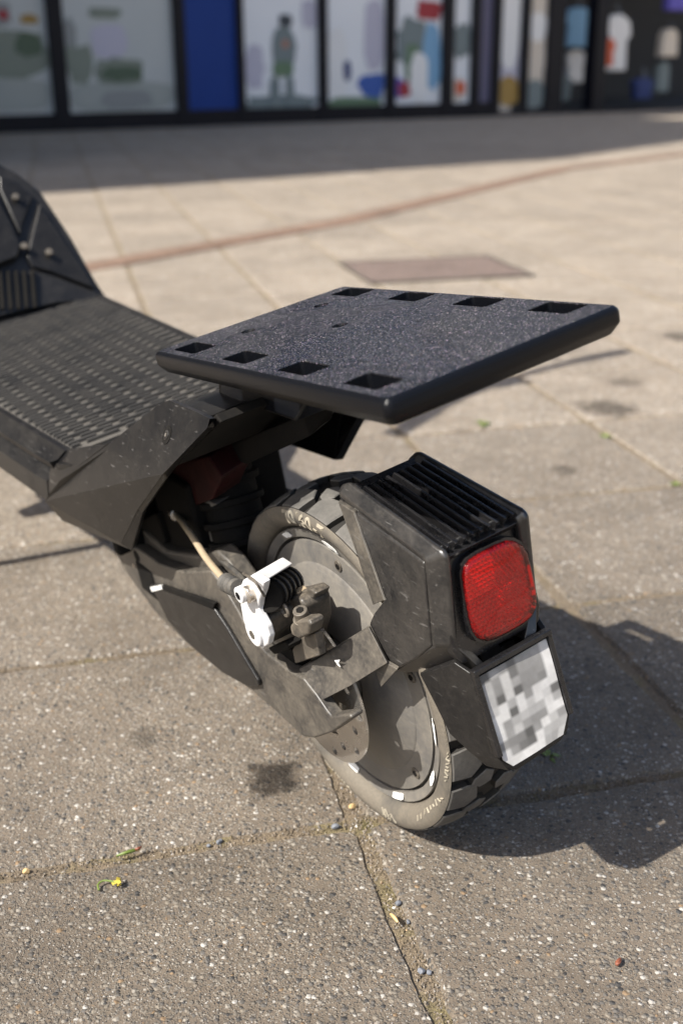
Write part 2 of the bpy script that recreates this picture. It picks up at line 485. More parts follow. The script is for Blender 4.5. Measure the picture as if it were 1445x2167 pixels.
def tube(name, pts, r, material, parent=None, seg=12, **kw):
    P = [np.asarray(p, float) for p in pts]
    # Catmull-Rom
    Q = []
    for i in range(len(P) - 1):
        p0 = P[max(i - 1, 0)]; p1 = P[i]; p2 = P[i + 1]; p3 = P[min(i + 2, len(P) - 1)]
        for s in np.linspace(0, 1, 8, endpoint=False):
            Q.append(0.5 * ((2 * p1) + (p2 - p0) * s + (2 * p0 - 5 * p1 + 4 * p2 - p3) * s * s + (3 * p1 - p0 - 3 * p2 + p3) * s ** 3))
    Q.append(P[-1])
    rr = r if callable(r) else (lambda s: r)
    V, Fc = [], []
    for i, q in enumerate(Q):
        d = Q[min(i + 1, len(Q) - 1)] - Q[max(i - 1, 0)]; d /= np.linalg.norm(d)
        u = np.cross(d, [0.2, 0.5, 0.84]); u /= np.linalg.norm(u); v = np.cross(d, u)
        ra = rr(i / (len(Q) - 1))
        for k in range(seg):
            V.append(q + ra * (math.cos(2 * math.pi * k / seg) * u + math.sin(2 * math.pi * k / seg) * v))
    for i in range(len(Q) - 1):
        for k in range(seg):
            k2 = (k + 1) % seg
            Fc.append((i * seg + k, i * seg + k2, (i + 1) * seg + k2, (i + 1) * seg + k))
    Fc += [list(range(seg)), list(range((len(Q) - 1) * seg, len(Q) * seg))]
    return mk(name, V, Fc, material, parent, **kw)
def holed(name, outer, holes, to3, thick, material, parent=None, bev=0.0, chamfer=0.0, **kw):
    """plate with holes: 2D loops, to3(u, v, w) gives the place, w runs 0..thick down"""
    bm = bmesh.new()
    es = []
    loops = []
    for lp in [outer] + holes:
        vs = [bm.verts.new((p[0], p[1], 0)) for p in lp]
        loops.append(vs)
        for i in range(len(vs)):
            es.append(bm.edges.new((vs[i], vs[(i + 1) % len(vs)])))
    bmesh.ops.triangle_fill(bm, use_beauty=True, use_dissolve=False, edges=es)
    bm.verts.index_update()
    V2 = [(v.co.x, v.co.y) for v in bm.verts]
    tris = [[v.index for v in f.verts] for f in bm.faces]
    LP = [[v.index for v in vs] for vs in loops]
    bm.free()
    n = len(V2)
    V = [to3(u, v, 0) for u, v in V2] + [to3(u, v, thick) for u, v in V2]
    Fc = tris + [[i + n for i in reversed(f)] for f in tris]
    for lp in LP:
        for i in range(len(lp)):
            a, b_ = lp[i], lp[(i + 1) % len(lp)]
            Fc.append([a, b_, b_ + n, a + n])
    return mk(name, V, Fc, material, parent, bev, **kw)
def mir(P):
    return [np.array([p[0], -p[1], p[2]]) for p in P]
def rrect(u0, v0, u1, v1, r, k=4):
    out = []
    for cx, cy, a0 in ((u1 - r, v1 - r, 0), (u0 + r, v1 - r, 90), (u0 + r, v0 + r, 180), (u1 - r, v0 + r, 270)):
        for i in range(k + 1):
            a = math.radians(a0 + 90 * i / k)
            out.append((cx + r * math.cos(a), cy + r * math.sin(a)))
    return out

# ================================================================== GROUND
GA = math.radians(13.343)                      # the way the long joints run
ua = np.array([math.cos(GA), math.sin(GA)])
ub = np.array([-math.sin(GA), math.cos(GA)])
PA, PB, OA, OB = 0.300, 0.304, 0.1758, 0.691   # slab pitch and the first joints
pave = mk('pavement', [(-150, -120, -.009), (150, -120, -.009), (150, 220, -.009), (-150, 220, -.009)], [(0, 1, 2, 3)], M['paving'], None, sharp=0, recalc=False)
tag(pave, kind='structure')
bed = mk('joint_bed', [(-7, -1, -.0036), (9, -1, -.0036), (9, 15, -.0036), (-7, 15, -.0036)], [(0, 1, 2, 3)], M['soil'], pave, sharp=0, recalc=False)

def slab_mesh(seed, detail):
    rnd = random.Random(seed)
    g = 0.0044
    ha, hb = PA / 2 - g, PB / 2 - g
    out = []
    per = detail
    for (x0, y0, x1, y1) in ((-ha, -hb, ha, -hb), (ha, -hb, ha, hb), (ha, hb, -ha, hb), (-ha, hb, -ha, -hb)):
        for i in range(per):
            s = i / per
            j = 0 if per == 1 else rnd.uniform(-.0007, .0006) + .0009 * math.sin(s * 9 + seed) + .0004 * math.sin(s * 31 + seed * 2)
            if per > 1 and rnd.random() < 0.10: j -= rnd.uniform(.0005, .0020)
            x, y = x0 + (x1 - x0) * s, y0 + (y1 - y0) * s
            nx, ny = (y1 - y0), -(x1 - x0)
            nl = math.hypot(nx, ny)
            if i == 0 and per > 1:
                x *= 0.988; y *= 0.988
            out.append((x + nx / nl * j, y + ny / nl * j))
    return out
def slab_geo(out, rnd=None):
    n = len(out)
    V = [(x, y, -.04) for x, y in out] + [(x, y, -.0045) for x, y in out] + [(x * .975, y * .975, 0) for x, y in out]
    Fc = []
    for i in range(n):
        j = (i + 1) % n
        Fc += [(i, j, n + j, n + i), (n + i, n + j, 2 * n + j, 2 * n + i)]
    Fc.append(tuple(range(2 * n, 3 * n)))
    return V, Fc
def slab_center(i, j):
    c = ua * (OA + PA * (i + .5)) + ub * (OB + PB * (j + .5))
    return c
cells = []
for i in range(-34, 34):
    for j in range(-6, 62):
        c = slab_center(i, j)
        p = np.array([c[0], c[1], 0]) - EYE
        zc = p @ FW
        inbed = -6.8 < c[0] < 8.8 and -.8 < c[1] < 14.8 and (c @ np.array([-.556, .831])) < 10.6
        if zc < 0.25:
            if inbed: cells.append((1000 + abs(zc), i, j, c))
            continue
        u = CX + FPX * (p @ RT) / zc
        vv = CY - FPX * (p @ UP) / zc
        mg = FPX * 0.26 / zc
        if -mg - 40 < u < 1445 + mg + 40 and vv < 2167 + 2 * mg and (c @ np.array([-.556, .831])) < 10.6:
            cells.append((zc, i, j, c))
        elif inbed:
            cells.append((1000 + zc, i, j, c))
cells.sort(key=lambda q: q[0])
slab_kinds = []
for s in range(10):
    V, Fc = slab_geo(slab_mesh(s, 34 if s < 6 else 5))
    me = bpy.data.meshes.new('slab'); me.from_pydata(V, [], Fc); me.materials.append(M['paving'])
    slab_kinds.append(me)
rnd = random.Random(3)
MANHOLE = np.array([0.255, 3.205])
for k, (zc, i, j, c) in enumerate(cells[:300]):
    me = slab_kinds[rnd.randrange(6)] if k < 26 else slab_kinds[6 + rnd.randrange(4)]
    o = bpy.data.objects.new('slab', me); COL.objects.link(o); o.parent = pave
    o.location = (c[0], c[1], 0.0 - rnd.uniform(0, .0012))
    dist_tone = (.54, .59, .73, .86, .96, 1.04, 1.09)[max(0, min(6, j + 1))] * rnd.uniform(.96, 1.04)  # brightness painted into the slab colour: darker near the camera, lighter with distance
    o.color = (dist_tone, dist_tone * .995, dist_tone * .985, 1)
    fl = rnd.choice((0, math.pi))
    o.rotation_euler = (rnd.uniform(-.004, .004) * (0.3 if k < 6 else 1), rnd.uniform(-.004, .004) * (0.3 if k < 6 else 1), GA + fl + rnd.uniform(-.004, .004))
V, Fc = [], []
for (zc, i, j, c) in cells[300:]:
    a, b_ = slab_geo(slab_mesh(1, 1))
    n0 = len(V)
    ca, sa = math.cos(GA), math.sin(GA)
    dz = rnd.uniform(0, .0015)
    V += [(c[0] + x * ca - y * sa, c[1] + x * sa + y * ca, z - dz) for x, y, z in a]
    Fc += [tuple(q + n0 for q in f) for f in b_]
o = mk('far_slabs', V, Fc, M['paving'], pave, sharp=0, recalc=False); tag(o, kind='stuff'); o.color = (1.15, 1.14, 1.12, 1)  # distant brightness painted into the colour here too

# reddish row of clinker running across the plaza
strip = empty('clinker_row', (0, 0, 0)); tag(strip, 'thin reddish brick row crossing the pale slabs diagonally', 'paving', kind='structure')
P0 = gnd(150, 573)[:2]; P1 = gnd(722, 470)[:2]; P2 = gnd(1190, 358)[:2]; P3 = gnd(1480, 322)[:2]
path = [P0 - (P1 - P0) * 0.5, P0, P1, P2, P3, P3 + (P3 - P2)]
bme = None
def brick_mesh():
    V = [(x, y, z) for x in (-.098, .098) for y in (-.058, .058) for z in (-.02, .0035)]
    Fc = [(0, 1, 3, 2), (4, 6, 7, 5), (0, 4, 5, 1), (2, 3, 7, 6), (0, 2, 6, 4), (1, 5, 7, 3)]
    me = bpy.data.meshes.new('brick'); me.from_pydata(V, [], Fc); me.materials.append(M['redbrick'])
    return me
bme = brick_mesh()
carry = 0.0
for a, b_ in zip(path[:-1], path[1:]):
    d = b_ - a; ln = np.linalg.norm(d); d /= ln
    s = carry
    while s < ln:
        q = a + d * s
        o = bpy.data.objects.new('brick', bme); COL.objects.link(o); o.parent = strip
        o.location = (q[0], q[1], rnd.uniform(-.0005, .0008)); o.rotation_euler = (0, 0, math.atan2(d[1], d[0]) + rnd.uniform(-.01, .01))
        s += 0.202
    carry = s - ln
# plum coloured access cover
qs = [gnd(728, 557), gnd(1020, 546), gnd(1135, 583), gnd(775, 600)]
cen = sum(qs) / 4
cv = empty('access_cover', (cen[0], cen[1], 0)); tag(cv, 'plum grey rectangular access cover set flat in the pale plaza slabs', 'access cover')
hx, hy = 0.215, 0.165
rot = lambda x, y, z: (x * math.cos(GA) - y * math.sin(GA), x * math.sin(GA) + y * math.cos(GA), z)
mk('cover_plate', [rot(x, y, z) for x in (-hx, hx) for y in (-hy, hy) for z in (-.02, .004)], [(0, 1, 3, 2), (4, 6, 7, 5), (0, 4, 5, 1), (2, 3, 7, 6), (0, 2, 6, 4), (1, 5, 7, 3)], M['plum'], cv)
fr_o = [(-hx - .012, -hy - .012), (hx + .012, -hy - .012), (hx + .012, hy + .012), (-hx - .012, hy + .012)]
fr_i = [(-hx - .003, -hy - .003), (hx + .003, -hy - .003), (hx + .003, hy + .003), (-hx - .003, hy + .003)]
V = [rot(x, y, .005) for x, y in fr_o + fr_i] + [rot(x, y, -.02) for x, y in fr_o + fr_i]
Fc = []
for i in range(4):
    j = (i + 1) % 4
    Fc += [(i, j, 4 + j, 4 + i), (8 + i, 12 + i, 12 + j, 8 + j), (i, 8 + i, 8 + j, j), (4 + i, 4 + j, 12 + j, 12 + i)]
mk('cover_frame', V, Fc, M['caliper'], cv)

# ================================================================== SCOOTER
u2 = FR[2]
hgt = WC[2] / u2[2]
BASE_OFF = np.array([0, 0, hgt])
base = WC - u2 * hgt
S = empty('electric_scooter')
S.matrix_world = Matrix(((FR[0][0], FR[1][0], FR[2][0], base[0]), (FR[0][1], FR[1][1], FR[2][1], base[1]), (FR[0][2], FR[1][2], FR[2][2], base[2]), (0, 0, 0, 1)))
S['frame'] = 1
tag(S, 'black electric kick scooter leaning on its stand with a rack over the rear wheel', 'scooter')

# ------------------------------------------------------------------ wheels
RB = 0.1228
def crown(y):
    return RB + 0.0024 - 0.0045 * (abs(y) / 0.031) ** 2.2
def tyre_v():
    pr = []
    for s in (1,):
        half = [(.1035, .0200), (.1064, .0215), (.1070, .0268), (.1085, .0302), (.1125, .0332), (.1170, .0347), (.1210, .0345), (.1236, .0332)]
    top = [(crown(y), y) for y in np.linspace(.0315, -.0315, 17)]
    prof = half + top + [(r, -y) for r, y in reversed(half)] + [(.1000, -.016), (.1000, .016)]
    return lathe_v(prof, 128)
def tread_v():
    V, Fc = [], []
    NP = 23
    R = 0.127
    pitch = 2 * math.pi * R / NP
    P = pitch
    # polygons in (s along the tread, y); one pitch
    blocks = []
    for sgn in (1, -1):
        o = 0.0 if sgn > 0 else 0.5 * P
        sh = [(o - .40 * P, .0336), (o + .36 * P, .0336), (o + .40 * P, .020), (o + .14 * P, .0115), (o - .36 * P, .0145), (o - .45 * P, .022)]
        blocks.append([(a, sgn * b_) for a, b_ in sh])
        md = [(o + .46 * P, .0180), (o + .62 * P, .0200), (o + .80 * P, .0130), (o + .74 * P, .0030), (o + .46 * P, .0014), (o + .30 * P, .0085)]
        blocks.append([(a, sgn * b_) for a, b_ in md])
    for k in range(NP):
        for bi, bl in enumerate(blocks):
            cxs = sum(p[0] for p in bl) / len(bl); cys = sum(p[1] for p in bl) / len(bl)
            # refine the outline so that it follows the curve
            ring = []
            for i in range(len(bl)):
                a, b_ = bl[i], bl[(i + 1) % len(bl)]
                for s in (0, 1 / 3, 2 / 3):
                    ring.append((a[0] + (b_[0] - a[0]) * s, a[1] + (b_[1] - a[1]) * s))
            n = len(ring); n0 = len(V)
            for lev, (f, h) in enumerate(((.97, -.0010), (.93, .0040), (.86, .0047))):
                for s, y in ring:
                    ss, yy = cxs + (s - cxs) * f, cys + (y - cys) * f
                    if abs(yy) > .0356: yy = math.copysign(.0356, yy)
                    a = (k * P + ss) / R
                    r = crown(yy) + h
                    V.append((r * math.cos(a), yy, r * math.sin(a)))
            a = (k * P + cxs) / R
            V.append(((crown(cys) + .0048) * math.cos(a), cys, (crown(cys) + .0048) * math.sin(a)))
            for lev in range(2):
                for i in range(n):
                    j = (i + 1) % n
                    Fc.append((n0 + lev * n + i, n0 + lev * n + j, n0 + (lev + 1) * n + j, n0 + (lev + 1) * n + i))
            for i in range(n):
                Fc.append((n0 + 2 * n + i, n0 + 2 * n + (i + 1) % n, n0 + 3 * n))
    return V, Fc
def ringtext(name, s, ang0, rmid, size, y0, material, parent, depth=.0007, flip=1):
    cu = bpy.data.curves.new('t', 'FONT'); cu.body = s; cu.size = size; cu.extrude = depth; cu.offset = .00035; cu.align_x = 'CENTER'; cu.align_y = 'CENTER'; cu.space_character = 1.12
    to = bpy.data.objects.new('t', cu); COL.objects.link(to)
    dg = bpy.context.evaluated_depsgraph_get()
    me0 = to.evaluated_get(dg).to_mesh()
    V = []
    for v in me0.vertices:
        a = ang0 + flip * v.co.x / rmid
        r = rmid + v.co.y
        # the sidewall bulges: follow it
        yy = np.interp(r, [.1061, .1085, .1125, .1170, .1210, .1236], [.0268, .0302, .0332, .0347, .0345, .0332])
        V.append((r * math.cos(a), yy + y0 + v.co.z, r * math.sin(a)))
    Fc = [tuple(p.vertices) for p in me0.polygons]
    to.to_mesh_clear() if hasattr(to, 'to_mesh_clear') else None
    bpy.data.objects.remove(to)
    return mk(name, V, Fc, material, parent, sharp=0)
TV, TF = tyre_v()
BV, BF = tread_v()

def groove(o):
    o.data.materials.append(M['groove'])
    for p in o.data.polygons:
        c = p.center
        if abs(c.y) < .031 and math.hypot(c.x, c.z - BASE_OFF[2]) > .115 and o.name.startswith('tyre') and o.get('g', 1):
            p.material_index = 1

def make_wheel(parent, rear=True):
    hub = lathe_v([(.1056, .0264), (.1050, .0280), (.1020, .0272), (.0985, .0262), (.0979, .0190), (.0966, .0190), (.0960, .0262), (.0800, .0268), (.0785, .0282), (.052, .0300), (.048, .0330), (.030, .0345), (.030, -.0345), (.052, -.030), (.096, -.0262), (.1015, -.0270), (.1045, -.0262), (.1045, -.020), (.1010, -.012), (.1010, .012), (.1045, .020)], 128)
    wh = mk('rear_wheel' if rear else 'front_wheel', hub[0], hub[1], M['hub'], parent, sharp=40)
    ty = mk('tyre', TV, TF, M['sidewall'], wh, sharp=60); groove(ty)
    tr_ = mk('tread', BV, BF, M['tread'], wh, sharp=24, recalc=False)
    tr_.data.materials.append(M['groove'])
    for p in tr_.data.polygons:
        if (p.index % 54) < 18: p.material_index = 1
    return wh
RW = make_wheel(S)
# marking on the sidewall
def ang(px, py, y):
    q = Y(px, py, y); return math.atan2(q[2], q[0]), math.hypot(q[2], q[0])
a0, r0 = ang(640, 1098, .034)
ringtext('size_marking', '70/60-7', a0, .1160, .0150, .0, M['letter'], RW, flip=1)
# scuffed mould marks on the sidewall: short raised strokes
V, Fc = [], []
rn = random.Random(5)
def stroke(px, py, lr, wa, slant):
    a, r = ang(px, py, .0335)
    n0 = len(V)
    for dr, da in ((-lr / 2, -wa / 2 - slant), (-lr / 2, wa / 2 - slant), (lr / 2, wa / 2 + slant), (lr / 2, -wa / 2 + slant)):
        rr = min(max(r + dr, .1085), .1232); aa = a + da
        yy = np.interp(rr, [.1070, .1085, .1125, .1170, .1210, .1236], [.0268, .0302, .0332, .0347, .0345, .0332])
        for e in (-.0003, .0007):
            V.append((rr * math.cos(aa), yy + e, rr * math.sin(aa)))
    Fc.extend([(n0 + 1, n0 + 3, n0 + 5, n0 + 7), (n0, n0 + 1, n0 + 3, n0 + 2), (n0 + 2, n0 + 3, n0 + 5, n0 + 4), (n0 + 4, n0 + 5, n0 + 7, n0 + 6), (n0 + 6, n0 + 7, n0 + 1, n0)])
for k in range(9):
    stroke(886 + 6.5 * k, 1729 - 5.2 * k + rn.uniform(-2, 2), rn.uniform(.0022, .0040), .010, rn.uniform(-.012, .012))
for k in range(11):
    stroke(742 - 5 * k, 1668 - 5.5 * k, rn.uniform(.0020, .0036), .009, rn.uniform(-.01, .01))
for k in range(6):
    stroke(812 + 4.5 * k, 1714 + 3.5 * k + rn.uniform(-3, 3), rn.uniform(.004, .007), .010, rn.uniform(-.02, .02))
for k in range(14):
    stroke(946 + 1.2 * k * .5, 1650 - 7.0 * k, rn.uniform(.0016, .003), .008, rn.uniform(-.01, .01))
tag(mk('mould_marks', V, Fc, M['letter'], RW, sharp=0), kind='stuff')
# white paint patches on the rim
for px, py, half, rr in ((612, 1134, .055, 1), (703, 1164, .085, 1), (911, 1540, .10, 1), (910, 1636, .07, 1), (847, 1687, .075, 1), (752, 1628, .06, 1)):
    a, r = ang(px, py, .0268)
    V, Fc = [], []
    n = 7
    rn = random.Random(int(px))
    for i in range(n):
        aa = a - half + 2 * half * i / (n - 1)
        e = .0006 if 0 < i < n - 1 else .0014
        for r_, y_ in ((.0984 + e + rn.uniform(0, .0006), .0270), (.1048 - e - rn.uniform(0, .0006), .0288)):
            V.append((r_ * math.cos(aa), y_, r_ * math.sin(aa)))
    for i in range(n - 1):
        Fc.append((2 * i, 2 * i + 1, 2 * i + 3, 2 * i + 2))
    sheet('paint_patch', V, Fc, (0, .0003, 0), M['paintmark'], RW, sharp=0)
# cover screws
a1, r1 = ang(716, 1196, .0266)
for k in range(6):
    a = a1 + k * math.pi / 3
    c = np.array([.0885 * math.cos(a), .0262, .0885 * math.sin(a)])
    sc_ = cyl('cover_screw', c - [0, .004, 0], c + [0, .0012, 0], .0042, M['caliper'], RW, 20, bev=.0005)
    cyl('screw_socket', c + [0, .0013, 0], c + [0, .0017, 0], .0021, M['dark'], RW, 6)

# ------------------------------------------------------------------ brake disc
def circ(cx, cy, r, n, a0=0):
    return [(cx + r * math.cos(a0 + 2 * math.pi * i / n), cy + r * math.sin(a0 + 2 * math.pi * i / n)) for i in range(n)]
holes = []
for k in range(18):
    a = 2 * math.pi * k / 18
    rr = .0555 if k % 2 else .0485
    holes.append(circ(rr * math.cos(a), rr * math.sin(a), .0033, 10))
for k in range(6):
    a = 2 * math.pi * k / 6 + .2
    holes.append([(rr * math.cos(a + da), rr * math.sin(a + da)) for rr, da in ((.040, -.22), (.040, .22), (.031, .18), (.031, -.18))])
DY = .0545
DISC = holed('brake_disc', circ(0, 0, .0615, 72), holes, lambda u, v, w_: (u, DY - w_, v), .0020, M['disc'], S, sharp=20)
hubv = lathe_v([(.026, .030), (.026, .0520), (.020, .0545), (.014, .0545), (.014, .030)], 40)
mk('disc_carrier', hubv[0], hubv[1], M['hub'], S, sharp=40)
cyl('axle', (0, -.078, 0), (0, .072, 0), .0068, M['caliper'], S, 20, bev=.0006)

# ------------------------------------------------------------------ swing arm
YO = .0735
A_px = [(240, 1158), (290, 1160), (335, 1192), (385, 1210), (445, 1208), (470, 1240), (500, 1290), (530, 1345), (560, 1380), (600, 1412), (640, 1436), (668, 1472), (690, 1505), (700, 1516), (738, 1511), (744, 1521), (703, 1550), (664, 1563), (640, 1559), (580, 1503), (525, 1456), (470, 1424), (400, 1366), (330, 1298), (262, 1205)]
arm_o = [Y(px, py, YO) for px, py in A_px]
prism('swing_arm', arm_o, (0, -.010, 0), M['arm'], S, .0022, seg=3)
# inner ledge of the arm, behind and above the outer face
in_px = [(300, 1120), (350, 1165), (420, 1175), (455, 1165), (480, 1188), (515, 1240), (548, 1300), (590, 1352), (615, 1385), (610, 1425), (560, 1400), (480, 1330), (400, 1270), (320, 1215)]
prism('arm_ledge', [Y(px, py, .0630) for px, py in in_px], (0, -.016, 0), M['arm'], S, .003, seg=3)
# outer guard with its slot
g_px = [(318, 1237), (345, 1243), (400, 1263), (452, 1288), (480, 1330), (515, 1390), (545, 1440), (548, 1452), (525, 1454), (470, 1424), (400, 1364), (355, 1314)]
prism('arm_guard', [Y(px, py, YO + .0035) for px, py in g_px], (0, -.0034, 0), M['plastic'], S, .0012)
s_px = [(330, 1240), (345, 1240), (455, 1277), (450, 1290), (395, 1268), (350, 1252)]
prism('guard_slot', [Y(px, py, YO + .0040) for px, py in s_px], (0, -.003, 0), M['dark'], S, .0004)
prism('reflector_chip', [Y(px, py, YO + .0046) for px, py in ((318, 1243), (340, 1239), (343, 1247), (322, 1252))], (0, -.002, 0), M['paintmark'], S)
q = Y(290, 1177, YO)
cyl('pivot_hole', q + [0, -.004, 0], q + [0, .0006, 0], .0052, M['dark'], S, 20)
q = Y(285, 1196, YO)
cyl('pivot_nut', q + [0, -.003, 0], q + [0, .0012, 0], .0020, M['chrome'], S, 6)
# mirrored arm on the far side, plain
prism('swing_arm', [np.array([p[0], -p[1], p[2]]) for p in arm_o], (0, .010, 0), M['arm'], S, .0022)
# strap between the arm and the fender
ST = [Y(632, 1417, .0700), Y(683, 1482, .0720), Y(742, 1452, .0600), Y(820, 1404, .0470), Y(838, 1418, .0450), Y(781, 1328, .0455), Y(705, 1374, .0570)]
sheet('fender_strap', [ST[0], ST[1], ST[2], ST[3], ST[5], ST[6]], [[0, 1, 2, 5], [5, 2, 3, 4]], (.0035, -.0030, -.001), M['arm'], S, .0008)
prism('strap_tab', [Y(790, 1408, .0462), Y(815, 1402, .0462), Y(841, 1417, .0455), Y(806, 1455, .0462)], (.002, -.003, 0), M['arm'], S, .0006)
prism('strap_tab', mir([Y(632, 1417, .0700), Y(683, 1482, .0720), Y(820, 1404, .0470), Y(781, 1328, .0455)]), (.0035, .0030, -.001), M['arm'], S, .0008)
prism('paint_chip', [Y(px, py, .0603) + np.array([-.0004, .0004, 0]) for px, py in ((708, 1397), (719, 1396), (716, 1402), (721, 1411), (715, 1407), (712, 1402))], (.0003, -.0003, 0), M['paintmark'], S, sharp=0)

# ------------------------------------------------------------------ brake caliper
CAL = prism('brake_caliper', [Y(px, py, .0665) for px, py in ((560, 1290), (582, 1270), (612, 1262), (634, 1268), (643, 1285), (647, 1330), (638, 1362), (600, 1372), (566, 1350))], (0, -.0215, 0), M['caliper'], S, .0028, seg=3)
prism('caliper_bridge', [Y(px, py, .0590) for px, py in ((600, 1268), (622, 1254), (654, 1246), (668, 1256), (664, 1268), (632, 1270), (606, 1282))], (0, -.0120, 0), M['caliper'], CAL, .0018, seg=3)
prism('piston_body', [Y(px, py, .0860) for px, py in ((520, 1312), (534, 1296), (556, 1296), (568, 1310), (573, 1346), (562, 1368), (538, 1364), (524, 1340))], (0, -.0225, 0), M['caliper'], CAL, .0030, seg=3)
prism('piston_foot', [Y(px, py, .0800) for px, py in ((566, 1372), (602, 1358), (612, 1366), (608, 1376), (580, 1386))], (0, -.012, 0), M['dark'], CAL, .0012)
prism('mount_lug', [Y(px, py, .0790) for px, py in ((612, 1324), (622, 1313), (650, 1311), (658, 1322), (653, 1343), (632, 1353), (616, 1345))], (0, -.0110, 0), M['caliper'], CAL, .0026, seg=3)
bc = Y(641, 1309, .0735)
ax = np.array([-.18, .20, .96]); ax /= np.linalg.norm(ax)
bolt = cyl('mount_bolt', bc - ax * .004, bc + ax * .0080, .0048, M['caliper'], CAL, 24, bev=.0006)
cyl('bolt_washer', bc - ax * .0005, bc + ax * .0006, .0064, M['caliper'], CAL, 24, bev=.0003)
cyl('bolt_socket', bc + ax * .0081, bc + ax * .0084, .0027, M['dark'], CAL, 6)
prism('caliper_bracket', [Y(px, py, .0700) for px, py in ((630, 1350), (666, 1340), (676, 1388), (624, 1405), (618, 1375))], (0, -.0060, 0), M['caliper'], CAL, .0010)
prism('bracket_web', [Y(px, py, .066) for px, py in ((566, 1366), (622, 1376), (632, 1420), (606, 1412), (580, 1390))], (0, -.010, 0), M['dark'], CAL, .001)
ec = Y(603, 1291, .0780)
hv = lathe_v([(.0046, -.001), (.0052, 0), (.0046, .001), (.0032, .001), (.0028, 0), (.0032, -.001)], 24)
mk('spring_eyelet', [ec + np.array(p) for p in hv[0]], hv[1], M['caliper'], CAL, sharp=50)
box('wear_pad', Y(637, 1253, .058), (.006, .008, .005), M['cable'], CAL, .0006)
# white lever arm, its cross bar, clamp bolt
LV = prism('brake_lever_arm', [Y(px, py, .0920) for px, py in ((507, 1243), (513, 1228), (527, 1220), (546, 1222), (560, 1232), (556, 1252), (549, 1270), (547, 1288), (553, 1305), (564, 1326), (570, 1348), (567, 1364), (556, 1373), (541, 1366), (526, 1345), (514, 1312), (508, 1278))], (0, -.0050, 0), M['white'], S, .0014, seg=3)
B0 = Y(534, 1228, .0905)
rail = [Y(518, 1226, .0915), Y(548, 1238, .0915), Y(560, 1232, .0915), Y(534, 1216, .0915)]
endc = [Y(590, 1184, .0560), Y(614, 1199, .0540), Y(622, 1193, .0535), Y(600, 1178, .0555)]
mk('lever_cross_bar', [rail[0], rail[1] + [0, 0, .002], rail[2], rail[3], endc[0], endc[1], endc[2], endc[3]], [(0, 1, 2, 3), (7, 6, 5, 4), (0, 4, 5, 1), (1, 5, 6, 2), (2, 6, 7, 3), (3, 7, 4, 0)], M['white'], LV, .0016, seg=3)
k0, k1 = Y(566, 1264, .0850), Y(612, 1231, .0560)
kn = cyl('adjuster_knob', k0, k1, .0106, M['dark'], CAL, 28, bev=.001)
kd = (k1 - k0)
for s in (.16, .36, .56, .76, .92):
    c = k0 + kd * s
    cyl('knob_rib', c - kd * .035, c + kd * .035, .0115, M['housing'], CAL, 22, bev=.0005)
pc = Y(540, 1338, .0922)
cyl('pivot_cap', pc - [0, .002, 0], pc + [0, .0022, 0], .0098, M['white'], LV, 32, bev=.0012)
cyl('pivot_slot', pc + [.0005, .0022, -.001], pc + [.0005, .0027, -.001], .0032, M['caliper'], LV, 6)
cq = Y(521, 1253, .0935)
cyl('clamp_bolt', cq - [0, .003, 0], cq + [0, .0060, 0], .0056, M['white'], LV, 24, bev=.0008)
cyl('clamp_collar', cq - [0.0, .002, 0.0] + [-.005, 0, .001], cq + [0, .0028, 0] + [-.005, 0, .001], .0058, M['chrome'], LV, 20, bev=.0006)
cyl('bolt_socket', cq + [0, .0061, 0], cq + [0, .0065, 0], .0028, M['dark'], LV, 6)
tube('spring_wire', [Y(515, 1214, .094), Y(535, 1226, .096), Y(545, 1238, .096), Y(560, 1262, .093)], .0009, M['caliper'], LV, 8)
# cable, rubber boot
bq = [Y(480, 1233, .084), Y(493, 1240, .087), Y(507, 1246, .089)]
tube('cable_boot', bq, lambda s: .0056 + .0012 * math.cos(s * 26), M['boot'], S, 16)
tube('brake_cable', [Y(482, 1233, .084), Y(465, 1216, .081), Y(436, 1180, .075), Y(404, 1130, .066), Y(378, 1094, .055), Y(356, 1072, .044), Y(335, 1050, .030), Y(318, 1020, .02)], .0026, M['cable'], S, 12)
q0, q1 = Y(368, 1084, .050), Y(346, 1062, .038)
cyl('cable_sleeve', q0, q1, .0048, M['redpart'], S, 16, bev=.0005)
cyl('cable_sleeve', q0 + (q0 - q1) * .25, q0, .0050, M['chrome'], S, 16, bev=.0005)
tube('sensor_wire', [Y(443, 1176, .060), Y(475, 1190, .062), Y(505, 1215, .068), Y(520, 1232, .075)], .0018, M['boot'], S, 8)

# ------------------------------------------------------------------ rear fender with tail lamp
IY = [(742, 1017, .0265), (947, 1167, .0300), (966, 1368, .0315)]
OY = [(714, 1046, .0325), (896, 1187, .0376), (913, 1372, .0392)]
I = [Y(*q) for q in IY]; O = [Y(*q) for q in OY]
fr0 = Y(718, 1024, .0305)
fl_v = [O[0], O[1], O[2], I[2], I[1], I[0], fr0]
fl_f = [[0, 1, 4, 5, 6], [1, 2, 3, 4]]
FEND = sheet('rear_fender', fl_v, fl_f, [np.array([.006, -.006, -.007])] * 7, M['fender'], S, .0030, seg=4)
sheet('fender_rail', mir(fl_v), [list(reversed(f)) for f in fl_f], [np.array([.006, .006, -.007])] * 7, M['fender'], FEND, .0030, seg=4)
